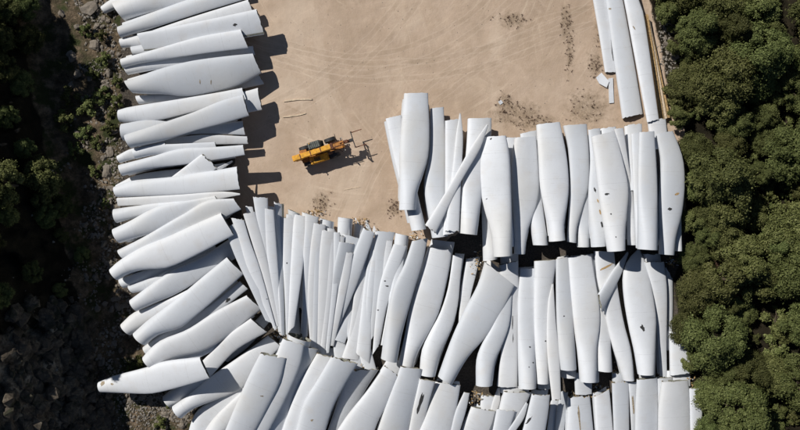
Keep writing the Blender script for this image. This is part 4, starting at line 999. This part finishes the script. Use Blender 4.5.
def put_rock(px, py, s, label, group='loose boulders on the rubble', i=0):
    o = bpy.data.objects.new('boulder', RM[i % 5]); COL.objects.link(o)
    p = at(px, py); z = gz(p.x, p.y)
    p = at(px, py, max(z, 0)); o.location = (p.x, p.y, gz(p.x, p.y) + s * .12)
    o.scale = (s * rk.uniform(.8, 1.2), s * rk.uniform(.6, 1.0), s * rk.uniform(.6, .9)); o.rotation_euler = (rk.uniform(-.3, .3), rk.uniform(-.3, .3), rk.uniform(0, 6.28))
    tag(o, label, 'boulder', group)
for i, (px, py, s, lb) in enumerate(named_rocks): put_rock(px, py, s, lb, i=i)
for i in range(80):
    py = rk.uniform(-10, 440); px = left_edge(py) - abs(rk.gauss(0, 22)) + 3
    put_rock(px, py, rk.uniform(.28, .5), 'rough grey brown stone among the rubble left of the blade pile', 'stones in the rubble strip', i)
def rubble(name, pts, label, mat='rock'):
    bv, bf = ico(); n = len(pts); V = np.zeros((n * 12 if len(bv) == 12 else n * len(bv), 3)); F = []
    k = len(bv)
    for i, (x, y, z, s) in enumerate(pts):
        q = bv * (1 + RNG.uniform(-.35, .35, (k, 1))) * np.array([1, RNG.uniform(.55, 1), RNG.uniform(.4, .8)]) * s
        a = RNG.uniform(0, 6.28); ca, sa = math.cos(a), math.sin(a)
        q = q @ np.array([[ca, sa, 0], [-sa, ca, 0], [0, 0, 1]])
        V[i * k:(i + 1) * k] = q + (x, y, z + s * .2); F += [[i * k + j for j in f] for f in bf]
    o = link(name, mesh_np(name, V[:n * k], F), M[mat]); o['kind'] = 'stuff'; tag(o, label, 'rubble'); return o
pts = []
for i in range(3600):
    py = rk.uniform(-25, 455); e = left_edge(py)
    px = e - abs(rk.gauss(0, 26)) + rk.uniform(0, 14)
    if noise.noise(Vector((px * .05, py * .05, 3))) < (-0.12 if px > e - 30 else .15): continue
    p = at(px, py); pts.append((p.x, p.y, gz(p.x, p.y), rk.choice([.08, .1, .12, .16, .22])))
for i in range(900):                         # rubble shelf under the lone blade
    px = rk.gauss(155, 26); py = rk.gauss(405, 12)
    p = at(px, py); pts.append((p.x, p.y, gz(p.x, p.y), rk.choice([.08, .1, .13, .18])))
for i in range(260):
    py = rk.uniform(0, 75); px = 664 + py * .08 + rk.gauss(0, 5); p = at(px, py); pts.append((p.x, p.y, gz(p.x, p.y), rk.choice([.08, .12, .2])))
rubble('rubble', pts, 'grey and brown rubble covering the strip left of the blade pile')
pts = []
for i in range(1500):                         # broken blocks of the rock face at the lower left
    px = rk.uniform(-30, 112); py = rk.uniform(312, 470)
    if px > 70 + (py - 312) * .45: continue
    p = at(px, py); z = gz(p.x, p.y); p = at(px, py, z); pts.append((p.x, p.y, gz(p.x, p.y) - .15, rk.choice([.15, .2, .25, .3, .4, .5, .7, 1.0])))
rubble('rock_face', pts, 'broken brown grey rock face in shade at the lower left', 'dark_rock')
pts = []
for (a, b, ra, rb_) in DIRT:
    for i in range(int(ra * rb_ * .05)):
        px, py = a + rk.gauss(0, ra * .8), b + rk.gauss(0, rb_ * .8)
        if noise.noise(Vector((px * .11, py * .11, 8))) < .02 + .25 * rk.random(): continue
        if HM[tuple(int(v[0]) for v in gi(np.array([at(px, py).x]), np.array([at(px, py).y])))] > .2: continue
        p = at(px, py); pts.append((p.x, p.y, gz(p.x, p.y), rk.choice([.02, .03, .04, .06])))
for i in range(500):
    px, py = rk.uniform(262, 600), rk.uniform(0, 200); p = at(px, py); pts.append((p.x, p.y, gz(p.x, p.y), rk.choice([.02, .03, .05])))
rubble('gravel', pts, 'dark gravel and clods scattered over the sand yard')

# ---------------------------------------------------------------- foliage
def limb(bm, pts, rad, seg=6):
    prev = None
    for i, (p, r) in enumerate(zip(pts, rad)):
        d = (pts[min(i + 1, len(pts) - 1)] - pts[max(i - 1, 0)]).normalized()
        u = d.orthogonal().normalized(); v = d.cross(u)
        ring = [bm.verts.new(p + (u * math.cos(t) + v * math.sin(t)) * r) for t in np.linspace(0, 2 * math.pi, seg, endpoint=False)]
        if prev:
            for k in range(seg): bm.faces.new((prev[k], prev[(k + 1) % seg], ring[(k + 1) % seg], ring[k]))
        prev = ring
    bm.faces.new(prev)
def crown_mesh(seed, R, Hh, nl, leaf, nlobes, low=0.25, mat='leaf_dark'):
    """crown: boughs as uneven leaf clumps round the limbs, single leaf faces throughout their volume"""
    g = np.random.default_rng(seed); lob = []
    for i in range(nlobes):
        a = g.uniform(0, 6.28); rr = R * math.sqrt(g.uniform(0.0, 1)) * .80
        zz = Hh * (low + (1 - low) * (1 - (rr / R) ** 2) * g.uniform(.45, 1.0))
        lob.append((rr * math.cos(a), rr * math.sin(a), zz, R * g.uniform(.10, .27)))
    lob.append((0, 0, Hh * .88, R * .2))
    lob = np.array(lob)
    w = lob[:, 3] ** 2; idx = g.choice(len(lob), nl, p=w / w.sum())
    d = g.normal(size=(nl, 3)); d /= np.linalg.norm(d, axis=1)[:, None]; d[:, 2] = np.abs(d[:, 2]) * np.where(g.random(nl) < .75, 1, -1)
    rad = lob[idx, 3] * (1.05 - .7 * g.random(nl) ** 1.6 + .24 * np.abs(g.normal(size=nl)) * (g.random(nl) < .55)) * (1 + .22 * np.sin(d[:, 0] * 7 + idx) * np.cos(d[:, 1] * 6 + idx * 2))
    c = lob[idx, :3] + d * rad[:, None] * np.array([1, 1, .75])
    # twig direction outward and up, with scatter
    # leaf blades face roughly outwards from their bough
    nn = d + g.normal(scale=.5, size=(nl, 3)); nn[:, 2] += .15; nn /= np.linalg.norm(nn, axis=1)[:, None]
    out = np.cross(nn, g.normal(size=(nl, 3))); out /= np.linalg.norm(out, axis=1)[:, None]
    side = np.cross(out, nn)
    L = leaf * g.uniform(.6, 1.5, nl)[:, None]; W = L * g.uniform(.28, .5, (nl, 1))
    nrm = np.cross(out, side)
    p0 = c - out * L * .5; p1 = c + side * W + nrm * W * .3; p2 = c + out * L * .7; p3 = c - side * W + nrm * W * .3
    V = np.stack([p0, p1, p2, p3], 1).reshape(-1, 3)
    F = np.arange(nl * 4).reshape(-1, 4)
    me = bpy.data.meshes.new('crown'); me.from_pydata(V.tolist(), [], F.tolist()); me.materials.append(M[mat]); me.update()
    b = bmesh.new(); r = random.Random(seed)
    limb(b, [Vector((0, 0, -.3)), Vector((.08, .05, Hh * .3)), Vector((-.05, .1, Hh * .6)), Vector((0, 0, Hh * .85))], [R * .07, R * .055, R * .035, .03])
    for l in lob[:10]:
        base = Vector((0, 0, Hh * r.uniform(.2, .45))); e = Vector(l[:3]); m = base.lerp(e, .5) + Vector((0, 0, .15 * R))
        limb(b, [base, m, e], [R * .03, R * .02, .02], 5)
    tm = bpy.data.meshes.new('trunk'); b.to_mesh(tm); b.free(); tm.materials.append(M['bark'])
    return me, tm
PROT = [crown_mesh(1, 3.4, 6.5, 32000, .155, 62, mat='leaf_dark'), crown_mesh(2, 3.0, 7.5, 28000, .155, 52, mat='leaf_dark'), crown_mesh(3, 3.8, 6.0, 36000, .16, 74, mat='leaf_olive'),
        crown_mesh(4, 2.4, 5.0, 20000, .14, 42, mat='leaf_olive'), crown_mesh(5, 3.6, 8.0, 33000, .16, 64, mat='leaf_dark')]
SHR = [crown_mesh(11, 1.2, 1.3, 2600, .13, 12, .1, 'leaf_olive'), crown_mesh(12, .9, .9, 1800, .12, 9, .1, 'leaf_dark'), crown_mesh(13, 1.2, 1.2, 1500, .14, 11, .1, 'leaf_dry')]
def plant(name, pair, px, py, s, label, cat, group, zc, parts=('crown', 'trunk'), z0=None, rnd=random.Random(5)):
    p = at(px, py, zc); z = gz(p.x, p.y) if z0 is None else z0
    if z > 0.5:
        for _ in range(4): p = at(px, py, z + zc); z = gz(p.x, p.y)
    r = empty(name, (p.x, p.y, z - .05), rnd.uniform(0, 6.28)); r.scale = (s, s, s * rnd.uniform(.85, 1.15))
    tag(r, label, cat, group)
    for nm, me in zip(parts, pair):
        o = bpy.data.objects.new(nm, me); COL.objects.link(o); o.parent = r
    return r
rt = random.Random(21)
EDGE = [(-60, 632), (0, 654), (30, 664), (60, 672), (90, 668), (118, 668), (150, 680), (180, 682), (200, 679), (225, 683), (250, 682), (275, 679), (300, 671), (330, 671), (350, 676), (375, 690), (400, 693), (430, 695), (500, 700)]
def edge_x(py): return float(np.interp(py, [a for a, b in EDGE], [b for a, b in EDGE]))
placed = []
front = [(12, .62, 3), (-28, .8, 0), (44, .55, 3), (84, .72, 2), (116, .62, 3), (150, .66, 0), (186, .6, 2), (222, .7, 3), (258, .6, 0), (292, .78, 2), (330, .74, 0), (362, .6, 3), (395, .72, 2), (432, .7, 0), (470, .8, 2)]
PL = ['dark leafy tree beside', 'tall dark tree beside', 'rounded olive tree beside', 'small olive tree beside', 'broad dark tree beside']
where = lambda px, py: ('the long top blades' if py < 110 else 'the upper right row' if py < 250 else 'the middle row' if py < 375 else 'the bottom row')
ordw = ['first', 'second', 'third', 'fourth', 'fifth', 'sixth', 'seventh', 'eighth', 'ninth', 'tenth', 'eleventh', 'twelfth', 'thirteenth', 'fourteenth', 'fifteenth']
R0 = [3.4, 3.0, 3.8, 2.4, 3.6]
for i, (py, s, k) in enumerate(front):
    px = edge_x(py) + R0[k] * s * 8 * .92
    placed.append((px, py, R0[k] * s * 8))
    lab = f'{PL[k]} {where(px, py)}, {ordw[i]} down the yard edge'
    plant('evergreen_tree', PROT[k], px, py, s, lab, 'tree', 'trees along the right side of the yard', 3.2 * s)
cnt = 0; tries = 0
back = []
while tries < 5000 and len(back) < 112:
    tries += 1
    py = rt.uniform(-55, 485); px = rt.uniform(690, 905); s = rt.choice([.45, .55, .7, .8, .95, 1.1, 1.3]); k = rt.randrange(5); R = R0[k] * s * 8
    if px - R * .7 < edge_x(py) + 8: continue
    if any((px - a) ** 2 + (py - b) ** 2 < (.50 * (R + c)) ** 2 for a, b, c in placed): continue
    if px < 810 and any(((px - a) / c) ** 2 + ((py - b) / d) ** 2 < 1 for a, b, c, d in ((742, 188, 16, 14), (760, 355, 20, 16), (722, 160, 10, 10), (700, 335, 14, 14), (770, 20, 18, 10))): continue
    placed.append((px, py, R)); back.append((px, py, s, k))
kinds = ['dark spreading evergreen', 'tall dark evergreen', 'broad olive tree', 'small olive tree', 'large dark evergreen']
back.sort(key=lambda b: (b[1], b[0]))
seen = {}
for (px, py, s, k) in back:
    band = int(np.clip(py // 72, 0, 5))
    lab = f"{kinds[k]} {'by the right frame edge' if px > 765 else 'deep in the wood' if px > 720 else 'behind the outermost trees'}, {['topmost','upper','upper middle','lower middle','lower','bottom'][band]} part"
    if lab in seen:
        seen[lab] += 1; lab += f", {['','next one','third one','fourth one','fifth one','sixth one','seventh one'][min(seen[lab]-1,6)]} down"
    else: seen[lab] = 1
    plant('evergreen_tree', PROT[k], px, py, s, lab, 'tree', 'trees in the wood on the right', 4 * s)
plant('dry_shrub', SHR[2], 732, 268, 1.9, 'reddish brown dry shrub in a gap of the wood on the right', 'shrub', None, 2.5, ('foliage', 'stem'), z0=1.2)
# low growth under the wood so the ground seldom shows
ul = []
for i in range(90):
    py = rt.uniform(-10, 440); px = edge_x(py) + rt.uniform(4, 120); ul.append((px, py))
for px, py in ul:
    plant('understorey_bush', SHR[rt.choice([0, 1])], px, py, rt.uniform(1.0, 1.9), 'low dark bush in the shade between the trunks of the right hand wood', 'bush', 'bushes under the trees on the right', .6, ('foliage', 'stem'))
# left side scrub and trees on the hillside
rl = random.Random(9)
scr = [(100, 95, 1.4), (88, 108, 1.5), (108, 128, .9), (96, 142, 1.1), (118, 100, .9), (70, 95, 1.2), (84, 134, 1.4), (104, 60, 1.0), (66, 120, 1.4), (92, 72, 1.0), (112, 112, .8), (140, 364, 1.1), (128, 372, .8), (170, 402, .9), (175, 396, .8), (122, 64, .7), (86, 30, .9), (101, 36, .8), (74, 150, 1.3), (94, 170, .9), (160, 424, .9), (104, 204, .8), (118, 82, .8)]
spots_l = ['below the grey rocks', 'at the shade line', 'tight against the blade roots', 'on the open rubble', 'in the hollow']
for i, (px, py, s) in enumerate(scr):
    side = 'upper' if py < 110 else 'middle' if py < 230 else 'lower'
    plant('scrub_bush', SHR[0] if i % 3 else SHR[1], px, py, s,
          f"scrubby green bush on the {side} rubble strip, {ordw[i % 12]} {'going down' if i < 12 else 'of the small ones going down'}", 'bush', 'scrub bushes on the rubble strip', .6, ('foliage', 'stem'))
hl = [(16, 186, 1.15, 3), (42, 178, 1.1, 3), (8, 212, .5, 3), (48, 200, .5, 3), (30, 240, .5, 1), (12, 262, .5, 0), (60, 235, .4, 3), (20, 120, .5, 1), (10, 70, .6, 1), (30, 40, .55, 0), (8, 12, .6, 1), (35, 150, .45, 1), (30, 290, .45, 0), (5, 290, .5, 1), (80, 255, .45, 3),
      (2, 40, .6, 0), (25, 85, .45, 2), (44, 270, .45, 1), (2, 235, .45, 4), (50, 215, .5, 0), (26, 8, .5, 4), (-15, 20, .9, 4), (-18, 270, .8, 1), (60, 290, .4, 3), (64, 205, .5, 1), (28, 215, .4, 2)]
used = {}
for i, (px, py, s, k) in enumerate(hl):
    lab = f"{'sunlit' if i < 4 else 'shadowed'} {['dark spreading','tall dark','olive green','small olive green','large dark'][k]} tree, {'left frame edge' if px < 25 else 'nearer the rubble'}, {['top','upper','middle','lower'][int(np.clip(py//90,0,3))]} hillside"
    used[lab] = used.get(lab, 0) + 1
    if used[lab] > 1: lab += f", {ordw[used[lab]-1]} of them"
    plant('hillside_tree', PROT[k], px, py, s, lab, 'tree', 'trees on the shaded hillside', 3 * s)
# weeds on the sand
def weeds(name, spots, n, label):
    V, F = [], []; r = random.Random(2)
    for i in range(n):
        a, b, ra, rb_ = r.choice(spots); px, py = a + r.gauss(0, ra * .5), b + r.gauss(0, rb_ * .5); p = at(px, py)
        iy, ix = gi(np.array([p.x]), np.array([p.y]))
        if HM[iy[0], ix[0]] > .2: continue
        z = gz(p.x, p.y)
        for k in range(7):
            t = r.uniform(0, 6.28); L = r.uniform(.08, .3); w = .02
            d = Vector((math.cos(t), math.sin(t), r.uniform(.3, 1.2))) * L; s_ = Vector((-math.sin(t), math.cos(t), 0)) * w
            o = len(V); q = Vector((p.x, p.y, z)); V += [q - s_, q + s_, q + d]; F.append((o, o + 1, o + 2))
    o = link(name, mesh_np(name, V, F), M['leaf_dry']); o['kind'] = 'stuff'; tag(o, label, 'weeds')
weeds('dry_weeds', DIRT, 350, 'tufts of dry weeds on the churned patches of sand')
print('BLADES', len(BLADES), 'maxz', max(float(b['z'].max()) for b in BLADES))
